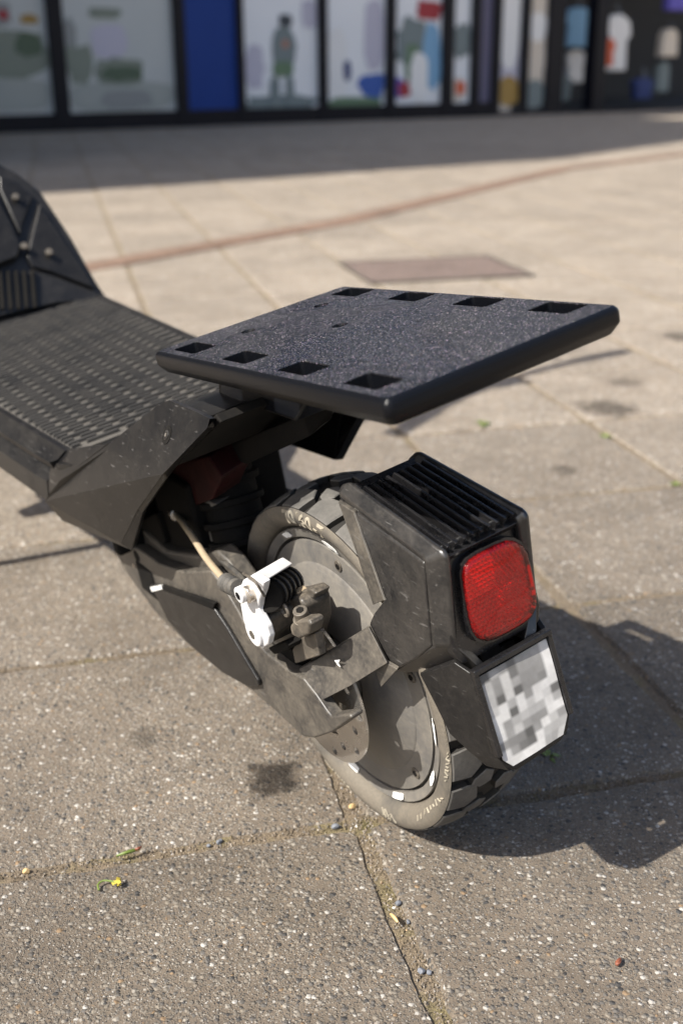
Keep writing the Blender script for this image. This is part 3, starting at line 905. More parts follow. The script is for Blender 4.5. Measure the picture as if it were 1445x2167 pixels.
# cheeks
ck = [Y(750, 1084, .0345), O[1] + [0.001, -.001, -.002], O[1] * .63 + O[2] * .37 + np.array([.0006, -.0002, 0]), O[2] + [0.001, -.001, 0], Y(880, 1396, .0405), Y(838, 1419, .0420), Y(818, 1398, .0425), Y(780, 1322, .0425), Y(790, 1300, .0405), Y(815, 1268, .0375)]
ckf = [[0, 1, 2, 9], [9, 2, 8], [8, 2, 3, 4, 5, 6, 7]]
sheet('fender_cheek', ck, ckf, (.002, -.005, 0), M['fender'], FEND, .0018, seg=3)
sheet('fender_cheek', mir(ck), [list(reversed(f)) for f in ckf], (.002, .005, 0), M['fender'], FEND, .0009)
es = [Y(715, 1062, .0325), Y(752, 1086, .0335), Y(816, 1270, .0370), Y(789, 1281, .0365), Y(757, 1180, .0345)]
sheet('cheek_edge', es, [[0, 1, 2, 3, 4]], (.003, -.0035, 0), M['arm'], FEND, .0007)
we = [es[1] + [0, .0008, .0003], es[2] + [0, .0008, .0003], es[2] + [.0009, .0008, -.0002], es[1] + [.0009, .0008, -.0002]]
prism('worn_edge', we, (0, -.001, 0), M['hub'], FEND, sharp=0)
sheet('cheek_edge', mir(es), [[4, 3, 2, 1, 0]], (.003, .0035, 0), M['arm'], FEND, .0007)
# recessed top with cooling ribs
zt0, zt1 = I[0][2] - .0075, I[1][2] - .0075
xt0, xt1 = I[0][0] + .004, I[1][0] + .006
prism('fender_top', [np.array([xt0, -.0285, zt0]), np.array([xt0, .0285, zt0]), np.array([xt1, .0315, zt1]), np.array([xt1, -.0315, zt1])], (.002, 0, -.004), M['housing'], FEND, .0008)
for k in range(9):
    y = -.0225 + .045 * k / 8
    p = [np.array([xt0 - .008, y - .0009, zt0 - .0008]), np.array([xt1 + .004, y * 1.08 - .0009, zt1 - .0008]), np.array([xt1 + .001, y * 1.08 - .0009, zt1 + .0055]), np.array([xt0 - .013, y - .0009, zt0 + .0055])]
    prism('top_rib', p, (0, .0018, 0), M['housing'], FEND, .0005)
for (px, py, qx, qy) in ((803, 1006, 887, 1042), (975, 1088, 1045, 1128)):
    a = onpl((px, py), (0, 0, 1), zt0 + .004); b_ = onpl((qx, qy), (0, 0, 1), zt0 - .001)
# front lip of the fender towards the wheel
sheet('fender_lip', [Y(716, 1050, .031), I[0] + [0.002, 0, -.004], np.array([I[0][0] + .002, -I[0][1], I[0][2] - .004]), np.array([O[0][0], -.031, O[0][2]])], [[0, 1, 2, 3]], (-.004, 0, -.003), M['housing'], FEND, .0008)
# rear housing round the lamp
tdir = np.array([-.153, 0, -.988]); nrm = np.array([-.988, 0, .153])
HC = np.array([-.1395, 0, .112])
def RP(dy, dz, out=0.0):
    return HC + np.array([0, dy, 0]) - tdir * dz + nrm * out
hs_v = [RP(.0325, .030), RP(.0335, -.030), RP(.0300, -.040), RP(-.0300, -.040), RP(-.0335, -.030), RP(-.0325, .030), RP(-.028, .0345), RP(.028, .0345)]
prism('lamp_housing', hs_v, (.012, 0, 0), M['housing'], FEND, .002)
# underside curving in to the plate holder
us = [Y(838, 1419, .0405), O[2] + [0, -.001, 0], I[2] + [.001, 0, 0], RP(.024, -.041, .004), RP(.020, -.048, .004), Y(905, 1420, .030), Y(862, 1424, .036)]
sheet('housing_underside', us, [[0, 1, 2, 3, 4, 5, 6]], (.004, -.004, .003), M['fender'], FEND, .0008)
sheet('housing_underside', mir(us), [list(reversed(range(7)))], (.004, .004, .003), M['fender'], FEND, .0008)
# lamp: body, reflector, lens
LPX = [(977, 1218), (980, 1200), (990, 1185), (1010, 1171), (1045, 1153), (1068, 1144), (1086, 1144), (1101, 1152), (1111, 1168), (1119, 1195), (1127, 1235), (1131, 1262), (1130, 1283), (1121, 1303), (1102, 1320), (1072, 1338), (1045, 1352), (1026, 1356), (1010, 1351), (999, 1335), (991, 1308), (983, 1262)]
LC = HC + nrm * .0045
def lampo(s, out):
    pts = [onpl(p, nrm, nrm @ LC) for p in LPX]
    c = sum(pts) / len(pts)
    return [c + (p - c) * s + nrm * out for p in pts], c
ring0, lc = lampo(1.0, 0)
bez_o, _ = lampo(1.06, 0); bez_b, _ = lampo(1.08, -.010)
n = len(ring0)
mk('lamp_bezel', bez_b + bez_o + ring0 + lampo(1.0, -.004)[0], [(i, (i + 1) % n, n + (i + 1) % n, n + i) for i in range(n)] + [(n + i, n + (i + 1) % n, 2 * n + (i + 1) % n, 2 * n + i) for i in range(n)] + [(2 * n + i, 2 * n + (i + 1) % n, 3 * n + (i + 1) % n, 3 * n + i) for i in range(n)], M['housing'], FEND, sharp=50)
LAMP = mk('tail_lamp', lampo(.995, -.0035)[0] + lampo(.995, .0016)[0] + lampo(.965, .0026)[0] + lampo(.90, .0029)[0] + [lc + nrm * .0031],
          [(i, (i + 1) % n, n + (i + 1) % n, n + i) for i in range(n)] + [(n + i, n + (i + 1) % n, 2 * n + (i + 1) % n, 2 * n + i) for i in range(n)] + [(2 * n + i, 2 * n + (i + 1) % n, 3 * n + (i + 1) % n, 3 * n + i) for i in range(n)] + [(3 * n + i, 3 * n + (i + 1) % n, 4 * n) for i in range(n)], M['lens'], S, sharp=60)
tag(LAMP, 'red rectangular tail lamp lens')
# faceted reflector behind the lens
V, Fc = [], []
inside = [np.array([(p - lc)[1], -(p - lc) @ tdir]) for p in lampo(.95, 0)[0]]
def pin(u, v):
    c = False
    for i in range(len(inside)):
        a, b_ = inside[i], inside[i - 1]
        if (a[1] > v) != (b_[1] > v) and u < (b_[0] - a[0]) * (v - a[1]) / (b_[1] - a[1]) + a[0]:
            c = not c
    return c
st = .0031
for iu in range(-12, 13):
    for iv in range(-14, 15):
        u, v = (iu + (.5 if iv % 2 else 0)) * st, iv * st * .88
        if not pin(u, v): continue
        quad = (u > 0) + 2 * (v > 0)
        tip = {0: (-.10, .05), 1: (.42, .30), 2: (.25, -.40), 3: (-.40, -.10)}[quad]
        n0 = len(V)
        hexp = [(u + st * .56 * math.cos(math.radians(60 * k + 30)), v + st * .56 * math.sin(math.radians(60 * k + 30))) for k in range(6)]
        for a, b_ in hexp:
            V.append(lc + np.array([0, a, 0]) - tdir * b_ - nrm * .0020)
        V.append(lc + np.array([0, u + st * tip[0], 0]) - tdir * (v + st * tip[1]) - nrm * .0001)
        for k in range(6):
            Fc.append((n0 + k, n0 + (k + 1) % 6, n0 + 6))
mk('reflector', V, Fc, M['reflector'], LAMP, sharp=0)
prism('lamp_back', [p - nrm * .0026 for p in lampo(.99, 0)[0]], nrm * -.0006, M['reflector'], LAMP, sharp=0)
# ------------------------------------------------------------------ plate holder and number plate
PT, PBt = np.array([-.1525, 0, .0655]), np.array([-.1680, 0, .0075])
pd = PBt - PT; plen = np.linalg.norm(pd); pd /= plen
pn = np.array([pd[2], 0, -pd[0]])
if pn[0] > 0: pn = -pn
def PP(u, v, out=0.0):         # u across (left +), v 0 at the top .. 1 at the bottom
    return PT + np.array([0, u, 0]) + pd * (v * plen) + pn * out
HW = .0272
hold = [PP(HW + .003, -.08), PP(HW + .003, .80), PP(HW - .002, 1.0), PP(HW - .009, 1.10), PP(-HW + .009, 1.08), PP(-HW + .001, 1.0), PP(-HW - .003, .80), PP(-HW - .003, -.08)]
HOLD = prism('plate_holder', hold, -pn * .004, M['plastic'], S, .0012)
# raised rim
def bar(nm, a, b_, wdt, o0, o1, parent=HOLD):
    a = np.array(a, float); b_ = np.array(b_, float)
    d = b_ - a; d /= np.linalg.norm(d)
    sd = np.cross(d, pn); sd /= np.linalg.norm(sd)
    V = [p + sd * s * wdt / 2 + pn * o for p in (a, b_) for s in (-1, 1) for o in (o0, o1)]
    return mk(nm, V, [(0, 1, 3, 2), (4, 6, 7, 5), (0, 4, 5, 1), (2, 3, 7, 6), (0, 2, 6, 4), (1, 5, 7, 3)], M['housing'], parent, .0007)
bar('holder_rim', PP(HW + .0012, -.06), PP(HW + .0012, .84), .0034, -.001, .0042)
bar('holder_rim', PP(-HW - .0012, -.06), PP(-HW - .0012, .84), .0030, -.001, .0042)
bar('holder_rim', PP(HW + .0028, -.075), PP(-HW - .0028, -.075), .0036, -.001, .0048)
# wings that reach forward round the tyre
wl = [Y(888, 1428, .0365), Y(920, 1490, .0365), Y(950, 1552, .0355), Y(990, 1588, .0330), Y(1028, 1622, .0290), PP(HW - .004, 1.06, 0), PP(HW + .002, .85, .001), PP(HW + .003, .40, .001), PP(HW + .003, -.08, .001), Y(960, 1402, .0330)]
wf = [[0, 1, 7, 8, 9], [1, 2, 6, 7], [2, 3, 4, 5, 6]]
sheet('holder_wing', wl, wf, (.003, -.003, 0), M['plastic'], HOLD, .0008)
sheet('holder_wing', mir(wl), [list(reversed(f)) for f in wf], (.003, .003, 0), M['plastic'], HOLD, .0008)
# the plate
V, Fc, C0 = [], [], []
NR, NC_ = len(PLATE_ROWS), len(PLATE_ROWS[0])
sub_ = 6
nu, nv = NC_ * sub_, NR * sub_
def rowval(fu, fv):
    a = min(max(fu * NC_ - .5, 0), NC_ - 1.001); b_ = min(max(fv * NR - .5, 0), NR - 1.001)
    i, j = int(a), int(b_)
    sx, sy = a - i, b_ - j
    sx = min(max((sx - .34) * 3.1, 0), 1); sy = min(max((sy - .34) * 3.1, 0), 1)
    g = PLATE_ROWS
    return (g[j][i] * (1 - sx) + g[j][min(i + 1, NC_ - 1)] * sx) * (1 - sy) + (g[min(j + 1, NR - 1)][i] * (1 - sx) + g[min(j + 1, NR - 1)][min(i + 1, NC_ - 1)] * sx) * sy
for jv in range(nv + 1):
    for iu in range(nu + 1):
        fu, fv = iu / nu, jv / nv
        hw = HW - .0008 - (max(0, fv - .90) * .050 if fu < .5 else max(0, fv - .84) * .045)
        V.append(PP(hw * (1 - 2 * fu), fv * 1.02 - .015, .0016 + .0004 * math.sin(fu * 5) + .0004 * math.sin(fv * 7)))
        C0.append(rowval(fu, fv))
for jv in range(nv):
    for iu in range(nu):
        a = jv * (nu + 1) + iu
        Fc.append((a, a + 1, a + nu + 2, a + nu + 1))
pl = mk('number_plate', V, Fc, M['plate'], S, sharp=0, recalc=False)
tag(pl, 'small white number plate with smeared grey print')
ca = pl.data.color_attributes.new('print', 'FLOAT_COLOR', 'POINT')
for i, cval in enumerate(C0):
    ca.data[i].color = (cval, cval * .985, cval * .955, 1)
md = pl.modifiers.new('solid', 'SOLIDIFY'); md.thickness = .0008

# ------------------------------------------------------------------ rack
RO = np.array([-.1732, .0734, .2617]); rp = .10985
rfx = np.array([math.cos(rp), 0, -math.sin(rp)]); rfy = np.array([0, -1, 0]); rn_ = np.array([math.sin(rp), 0, math.cos(rp)])
U0, U1, V0, V1 = -.003, .2715, -.0015, .1545
def RK(u, v, dn=0.0):
    return RO + rfx * u + rfy * v - rn_ * dn
slots = []
for u in (.033, .1015, .1705, .2405):
    for v in (.0160, .1415):
        slots.append(rrect(u - .0160, v - .0088, u + .0160, v + .0088, .0025, 3))
pins = [(.164, .053), (.234, .053), (.164, .097), (.234, .109)]
pins = [(.164, .081), (.234, .053), (.234, .111)]
rh = [circ(u, v, .0052, 14) for u, v in pins]
TH = .0152
RACK = holed('rear_rack', rrect(U0 + .003, V0 + .003, U1 - .003, V1 - .003, .004), slots + rh, lambda u, v, w_: RK(u, v, w_), .0045, M['rack'], S, sharp=30)
tag(RACK, 'black printed rack plate with slots along both long sides')
def rrn(ins, r):
    return rrect(U0 + ins, V0 + ins, U1 - ins, V1 - ins, r, 5)
rings = [(.0030, .0040, -.0000), (.0016, .0045, .0004), (.0004, .005, .0018), (.0, .005, .0034), (.0, .005, .0088), (.0006, .005, .0100), (.0040, .004, TH - .0006), (.0050, .004, TH), (.0080, .003, TH), (.0080, .003, .004)]
V, Fc = [], []
for ins, r, dn in rings:
    V += [RK(u, v, dn) for u, v in rrn(ins, r)]
n = len(rrn(.001, .004))
for k in range(len(rings) - 1):
    for i in range(n):
        j = (i + 1) % n
        Fc.append((k * n + i, k * n + j, (k + 1) * n + j, (k + 1) * n + i))
mk('rack_edge', V, Fc, M['rackedge'], RACK, sharp=40)
# slot linings: the walls of the slots go the full depth
for sl in slots:
    cu_ = sum(p[0] for p in sl) / len(sl); cv_ = sum(p[1] for p in sl) / len(sl)
    sl = [(cu_ + (u - cu_) * .982, cv_ + (v - cv_) * .968) for u, v in sl]
    V = [RK(u, v, .0004) for u, v in sl] + [RK(u, v, TH - .0005) for u, v in sl] + [RK(cu_ + (u - cu_) * 1.08, cv_ + (v - cv_) * 1.12, TH - .0005) for u, v in sl]
    n = len(sl)
    Fc = [(i, (i + 1) % n, n + (i + 1) % n, n + i) for i in range(n)] + [(n + i, n + (i + 1) % n, 2 * n + (i + 1) % n, 2 * n + i) for i in range(n)]
    mk('slot_wall', V, Fc, M['rackedge'], RACK, sharp=40)
# underside ribs
for v in (.030, .0765, .125):
    box('rack_stiffener', RK(.13, v, .0080), (.235, .008, .0065), M['rackedge'], RACK, .0008, rot=('Y', rp))
# riser between deck tail and rack
rz = [RK(.262, .040, TH - .003), RK(.262, .113, TH - .003), RK(.120, .113, TH - .003), RK(.120, .040, TH - .003)]
bz = [np.array([.085, .040, .192]), np.array([.085, -.040, .192]), np.array([-.010, -.036, .194]), np.array([-.010, .036, .194])]
mk('rack_riser', rz + bz, [(0, 1, 2, 3), (7, 6, 5, 4), (0, 4, 5, 1), (1, 5, 6, 2), (2, 6, 7, 3), (3, 7, 4, 0)], M['rackedge'], RACK, .002)

# ------------------------------------------------------------------ deck
XA, XB = .262, .80
ZD = .118
def hw(x):
    return .0975 + .052 * max(0, min(1, (x - .262) / .5)) * .35
sect = [(-.006, .0), (0.0, .0030), (.0035, .0030), (.0090, -.0060), (.0135, -.0090), (.0120, -.0150), (.0090, -.0175), (.0180, -.0270), (.0205, -.0450), (.0120, -.0560), (.004, -.058), (-.020, -.034)]
V, Fc = [], []
xs = [XA - .004] + list(np.linspace(.315, XB, 12))
for x in xs:
    h = hw(x)
    ring = [(h + dy, ZD + dz) for dy, dz in sect]
    ring = ring + [(-y, z) for y, z in reversed(ring)]
    V += [((max(x, .262 + .036 * min(1, max(0, (abs(y) - h) / .020))) if x < .27 else x), y, z) for y, z in ring]
n = 2 * len(sect)
for k in range(len(xs) - 1):
    for i in range(n):
        j = (i + 1) % n
        Fc.append((k * n + i, k * n + j, (k + 1) * n + j, (k + 1) * n + i))
Fc += [list(range(n)), list(range((len(xs) - 1) * n, len(xs) * n))]
DECK = mk('deck', V, Fc, M['plastic'], S, sharp=30)
# mat
V = []
mx_ = [XA + .001, XA + .004, XA + .012] + list(np.linspace(XA + .03, XB - .02, 8))
for i, x in enumerate(mx_):
    h = hw(x) - (.010 if i == 0 else .004 if i == 1 else .0012)
    V += [(x, h, ZD + .0012), (x, -h, ZD + .0012)]
Fc = [(2 * i, 2 * i + 1, 2 * i + 3, 2 * i + 2) for i in range(len(mx_) - 1)]
MAT = sheet('deck_mat', V, Fc, (0, 0, -.003), M['mat'], S, sharp=30)
# ribs: short bars across the deck in brick bond, with pads between
V, Fc = [], []
def addrib(x, y, lx, ly, z0, z1):
    n0 = len(V)
    for zz, f in ((z0, 1.0), (z1, .86)):
        for sx, sy in ((-1, -1), (1, -1), (1, 1), (-1, 1)):
            V.append((x + sx * lx / 2 * (1 if zz == z0 else .7), y + sy * ly / 2 * (1 if zz == z0 else .93), zz))
    Fc.extend([(n0 + 4, n0 + 5, n0 + 6, n0 + 7)] + [(n0 + i, n0 + (i + 1) % 4, n0 + 4 + (i + 1) % 4, n0 + 4 + i) for i in range(4)])
rx = XA + .010
row = 0
rr_ = random.Random(9)
PXr, PYr = .0078, .0360
while rx < XB - .05:
    h = hw(rx) - .004
    y = -h + (PYr / 2) * (row % 2)
    while y < h:
        a, b_ = max(y, -h), min(y + PYr * .84, h)
        if b_ - a > .004:
            addrib(rx, (a + b_) / 2, .0040, b_ - a, ZD + .0010, ZD + .0040 + rr_.uniform(-.0002, .0002))
        y += PYr
    rx += PXr; row += 1
o = mk('mat_ribs', V, Fc, M['rib'], MAT, sharp=0); tag(o, kind='stuff')

# ------------------------------------------------------------------ deck tail: covers with the screw, ramp between them
def plane3(a, b_, c_):
    n_ = np.cross(b_ - a, c_ - a); n_ /= np.linalg.norm(n_)
    if n_[1] < 0: n_ = -n_
    return n_, n_ @ a
TT = {}
PX_ = {'tip': (95, 1060), 'A': (126, 1018), 'B': (226, 943), 'C': (335, 857), 'D': (358, 847), 'E': (418, 873), 'F': (444, 886), 'G': (439, 905), 'cR': (345, 1003), 'b1': (292, 1078), 'b2': (257, 1150), 'cL': (226, 952)}
TT['B'] = Y(226, 943, .0960); TT['F'] = Y(444, 886, .0780); TT['cR'] = Y(345, 1003, .1010)
n1_, c1_ = plane3(TT['B'], TT['F'], TT['cR'])
for k_ in ('C', 'D', 'E', 'G', 'cL'):
    TT[k_] = onpl(PX_[k_], n1_, c1_)
TT['tip'] = Y(95, 1060, .1215)
n2_, c2_ = plane3(TT['tip'], TT['cR'], Y(257, 1150, .1030))
TT['A'] = Y(126, 1018, .1165)
for k_ in ('b1', 'b2'):
    TT[k_] = onpl(PX_[k_], n2_, c2_)
# print({k_: np.round(v_, 3).tolist() for k_, v_ in TT.items()})
up = [TT[k] for k in ('B', 'C', 'D', 'E', 'F', 'G', 'cR', 'cL', 'A', 'tip', 'b2', 'b1')]
cf = [[6, 7, 0], [6, 0, 1], [6, 1, 2], [6, 2, 3], [6, 3, 4], [6, 4, 5], [8, 0, 7], [9, 8, 7], [9, 7, 6], [9, 6, 11], [9, 11, 10]]
CV = sheet('tail_cover', up, cf, (.004, -.006, -.003), M['cover'], S, 0, sharp=14)
# edge bevel along the rear and the underside
b3 = Y(279, 1165, .1000); bb3 = Y(133, 1103, .1120)
g2, c2, b12 = Y(449, 893, TT['G'][1] - .003), Y(353, 1012, TT['cR'][1] - .004), Y(303, 1085, TT['b1'][1] - .004)
ed = [TT['G'], TT['cR'], TT['b1'], TT['b2'], b3, b12, c2, g2]
sheet('cover_edge', ed, [[0, 1, 6, 7], [1, 2, 5, 6], [2, 3, 4, 5]], (.005, -.006, 0), M['cover'], CV, .0008)
sheet('cover_underside', [TT['tip'], TT['b2'], b3, bb3], [[0, 1, 2, 3]], (.003, -.006, .002), M['cover'], CV, .0008)
CVm = sheet('tail_cover', mir(up), [list(reversed(f)) for f in cf], (.004, .006, -.003), M['cover'], S, .0012)
sheet('cover_edge', mir(ed), [[7, 6, 1, 0], [6, 5, 2, 1], [5, 4, 3, 2]], (.005, .006, 0), M['plastic'], CVm, .0008)
sheet('cover_underside', mir([TT['tip'], TT['b2'], b3, bb3]), [[3, 2, 1, 0]], (.003, .006, .002), M['cover'], CVm, .0008)
sk = [TT['A'] + [.004, -.004, -.001], TT['tip'] + [.006, -.004, 0], np.array([.300, .1160, .088]), np.array([.290, .1080, .106]), np.array([.275, .0990, .1195]), TT['B'] + [.006, -.004, -.001]]
skf = [[0, 3, 4, 5], [0, 1, 2, 3]]
sheet('cover_skirt', sk, skf, (-.003, -.006, -.002), M['cover'], CV, .0008)
sheet('cover_skirt', mir(sk), [list(reversed(f)) for f in skf], (-.003, .006, -.002), M['cover'], CVm, .0008)
# countersunk screw
nf = n1_
sp = onpl((354, 921), n1_, c1_)
cyl('screw_well', sp - nf * .003, sp + nf * .0004, .0062, M['dark'], CV, 24, r2=.0064)
cyl('cover_screw', sp + nf * .0002, sp + nf * .0010, .0036, M['plastic'], CV, 16, bev=.0005)
cyl('screw_socket', sp + nf * .0011, sp + nf * .0013, .0015, M['chrome'], CV, 6)
# ramp
rv, rf = [], []
rows = [(.274, .1100, .1110, .1190), (.235, .1040, .1190, .1255), (.215, .0960, .1285, .131), (.180, .088, .145, .147), (.140, .083, .166, .168), (.105, .078, .1860, .188), (.080, .0745, .1920, .194), (.050, .0730, .1930, .195)]
for x, h, ze, zc in rows:
    for k in range(7):
        y = h * (1 - k / 3)
        rv.append((x, y, zc + (ze - zc) * (y / h) ** 2))
for i in range(len(rows) - 1):
    for k in range(6):
        a = i * 7 + k
        rf.append((a, a + 1, a + 8, a + 7))
sheet('tail_ramp', rv, rf, (0, 0, -.006), M['cover'], S, .0006)
# rear wall and underside between the covers
rw = [TT['G'] + [0, -.010, 0], TT['cR'] + [.004, -.012, 0], np.array([.205, .085, .100]), np.array([.205, -.085, .100]), mir([TT['cR'] + [.004, -.012, 0]])[0], mir([TT['G'] + [0, -.010, 0]])[0]]
sheet('tail_wall', rw, [[0, 1, 4, 5], [1, 2, 3, 4]], (.006, 0, .004), M['dark'], S, .001)
for sg in (1, -1):
    prism('side_skirt', [np.array([.176, sg * .0960, .0640]), np.array([.340, sg * .0960, .0500]), np.array([.340, sg * .0960, .1100]), np.array([.150, sg * .0960, .1150])], (0, -sg * .004, 0), M['dark'], S, .0008)
# stub under the rack
mk('tail_bracket', [Y(452, 955, .030), Y(640, 880, .020), Y(705, 862, -.005), Y(700, 885, -.01), Y(655, 925, .015), Y(520, 985, .030)] + [Y(452, 955, .030) + [.02, -.05, .01], Y(640, 880, .020) + [.02, -.05, .01], Y(705, 862, -.005) + [.02, -.03, .01], Y(700, 885, -.01) + [.02, -.03, .01], Y(655, 925, .015) + [.02, -.05, .01], Y(520, 985, .030) + [.02, -.05, .01]],
   [(0, 1, 2, 3, 4, 5), (11, 10, 9, 8, 7, 6), (0, 6, 7, 1), (1, 7, 8, 2), (2, 8, 9, 3), (3, 9, 10, 4), (4, 10, 11, 5), (5, 11, 6, 0)], M['dark'], S, .002)
# suspension seen in the dark
SUSP = box('suspension_block', (.185, .012, .045), (.075, .085, .125), M['dark'], S, .004)
c0, c1 = np.array([.150, .020, .110]), np.array([.120, .030, .015])
cyl('shock_body', c0, c1, .022, M['dark'], SUSP, 28, bev=.002)
for s in np.linspace(.1, .9, 6):
    c = c0 + (c1 - c0) * s; d_ = (c1 - c0) / np.linalg.norm(c1 - c0)
    cyl('spring_coil', c - d_ * .003, c + d_ * .003, .026, M['dark'], SUSP, 24, bev=.0015)
prism('linkage_plate', [Y(px, py, .045) for px, py in ((382, 1090), (440, 1060), (458, 1068), (400, 1100))], (.006, -.02, 0), M['hub'], SUSP, .001)
prism('linkage_plate', [Y(px, py, .045) for px, py in ((430, 1130), (458, 1118), (466, 1145), (470, 1160), (448, 1150))], (.006, -.02, 0), M['hub'], SUSP, .001)
prism('red_bracket', [Y(px, py, .050) for px, py in ((345, 985), (440, 965), (470, 1010), (450, 1058), (395, 1078), (350, 1045))], (.01, -.03, 0), M['redpart'], SUSP, .002)
box('cross_member', (.235, 0, -.002), (.035, .150, .030), M['dark'], S, .003)
box('battery_case', (.45, 0, .066), (.36, .150, .044), M['dark'], S, .006)
box('rear_bulkhead', (.262, 0, .055), (.012, .170, .075), M['dark'], S, .003)
prism('pivot_cheek', [Y(px, py, .060) for px, py in ((262, 1120), (330, 1085), (350, 1150), (305, 1175), (268, 1165))], (0, -.012, 0), M['dark'], S, .002)

# ------------------------------------------------------------------ neck panel at the front of the deck
nA = np.array([.70, 0, .118]); nd = np.array([.55, 0, .835]); nn_ = np.array([-.835, 0, .55])
def NP_(px, py, out=0.0):
    return onpl((px, py), nn_, nn_ @ nA + out)
sheet('neck_panel', [NP_(px, py) for px, py in ((252, 668), (205, 600), (150, 502), (85, 405), (38, 368), (0, 348), (-120, 290), (-420, 300), (-420, 760), (0, 668), (120, 640), (225, 632))], [list(range(12))], (.03, 0, .0), M['plastic'], S, .004, seg=3)
NECK = sheet('neck_tunnel', [NP_(px, py, .012) for px, py in ((50, 520), (25, 470), (0, 425), (-60, 330), (-320, 330), (-320, 640), (0, 560), (40, 545))], [list(range(8))], (.03, 0, 0), M['cover'], S, .004, seg=3)
sheet('neck_facet', [NP_(px, py, .006) for px, py in ((58, 545), (85, 430), (150, 525), (205, 612), (110, 575), (70, 565))], [list(range(6))], (.01, 0, 0), M['cover'], S, .002)
sheet('neck_facet', [NP_(px, py, .006) for px, py in ((45, 500), (0, 400), (0, 372), (40, 388), (72, 415), (50, 470))], [list(range(6))], (.01, 0, 0), M['cover'], S, .002)
for px, py in ((34, 416), (52, 520), (105, 533)):
    q = NP_(px, py, .013)
    cyl('neck_screw', q - nn_ * .004, q + nn_ * .0015, .0040, M['caliper'], S, 14, bev=.0005)
for k in range(6):
    x0 = 6 + k * 17 - 24
    sheet('neck_fin', [NP_(x0, 575, .006), NP_(x0 + 7, 573, .006), NP_(x0 + 14, 655 - k, .004), NP_(x0 + 5, 657 - k, .004)], [[0, 1, 2, 3]], (.02, 0, 0), M['dark'], S, .001)

# ------------------------------------------------------------------ front end (outside the frame, throws the long shadow)
FX = 1.06
steer = math.radians(17)
def ST_(p):      # turn about the steering axis through (FX, 0)
    x, y, z = p[0] - FX, p[1], p[2]
    return np.array([FX + x * math.cos(steer) - y * math.sin(steer), x * math.sin(steer) + y * math.cos(steer), z])
fw_v = lathe_v([(.1045, .0262), (.0985, .0262), (.0960, .0262), (.052, .0300), (.030, .0345), (.030, -.0345), (.052, -.030), (.096, -.0262), (.1045, -.0262), (.1010, -.012), (.1010, .012)], 64)
FW_ = mk('front_wheel', [ST_((FX + p[0], p[1], p[2])) for p in fw_v[0]], fw_v[1], M['hub'], S, sharp=40)
mk('tyre', [ST_((FX + p[0], p[1], p[2])) for p in TV], TF, M['sidewall'], FW_, sharp=60)
mk('tread', [ST_((FX + p[0], p[1], p[2])) for p in BV], BF, M['tread'], FW_, sharp=50)
for s in (-1, 1):
    tube('fork_leg', [ST_((FX, s * .062, 0)), ST_((FX - .01, s * .060, .10)), ST_((FX - .03, s * .045, .19)), ST_((FX - .04, s * .02, .22))], .014, M['arm'], S, 14)
mk('neck_body', [(.70, .07, .118), (.70, -.07, .118), (.74, -.07, .065), (.74, .07, .065), (1.01, .035, .30), (1.01, -.035, .30), (1.05, -.035, .20), (1.05, .035, .20)], [(0, 1, 2, 3), (7, 6, 5, 4), (0, 4, 5, 1), (1, 5, 6, 2), (2, 6, 7, 3), (3, 7, 4, 0)], M['plastic'], S, .01)
cyl('steering_stem', (1.02, 0, .18), (.86, 0, 1.02), .022, M['plastic'], S, 24)
hb = np.array([.855, 0, 1.03])
def HBp(y, dx=0, dz=0):
    x, yy = dx, y
    return hb + np.array([x * math.cos(steer) - yy * math.sin(steer), x * math.sin(steer) + yy * math.cos(steer), dz])
tube('handlebar', [HBp(-.30, -.05, .0), HBp(-.18, -.02, .005), HBp(0, 0, .01), HBp(.18, -.02, .005), HBp(.30, -.05, .0)], .013, M['plastic'], S, 14)
for s in (-1, 1):
    tube('grip', [HBp(s * .31, -.053, 0), HBp(s * .25, -.037, .002), HBp(s * .20, -.025, .004)], .018, M['boot'], S, 14)
    tube('brake_lever', [HBp(s * .19, .005, 0), HBp(s * .22, .035, -.01), HBp(s * .30, .02, -.02)], .006, M['caliper'], S, 10)
box('display_unit', HBp(0, 0, .02), (.07, .06, .035), M['housing'], S, .006)
# kickstand
KT = loc((-.424, 1.14, .185)); KF = loc((-.515, 1.125, .005))
tube('kickstand', [KT, KT * .5 + KF * .5, KF], .0075, M['arm'], S, 12)
cyl('stand_foot', KF - FR[2] * 0, KF + np.array([.0, .018, -.001]), .009, M['boot'], S, 14, bev=.001)

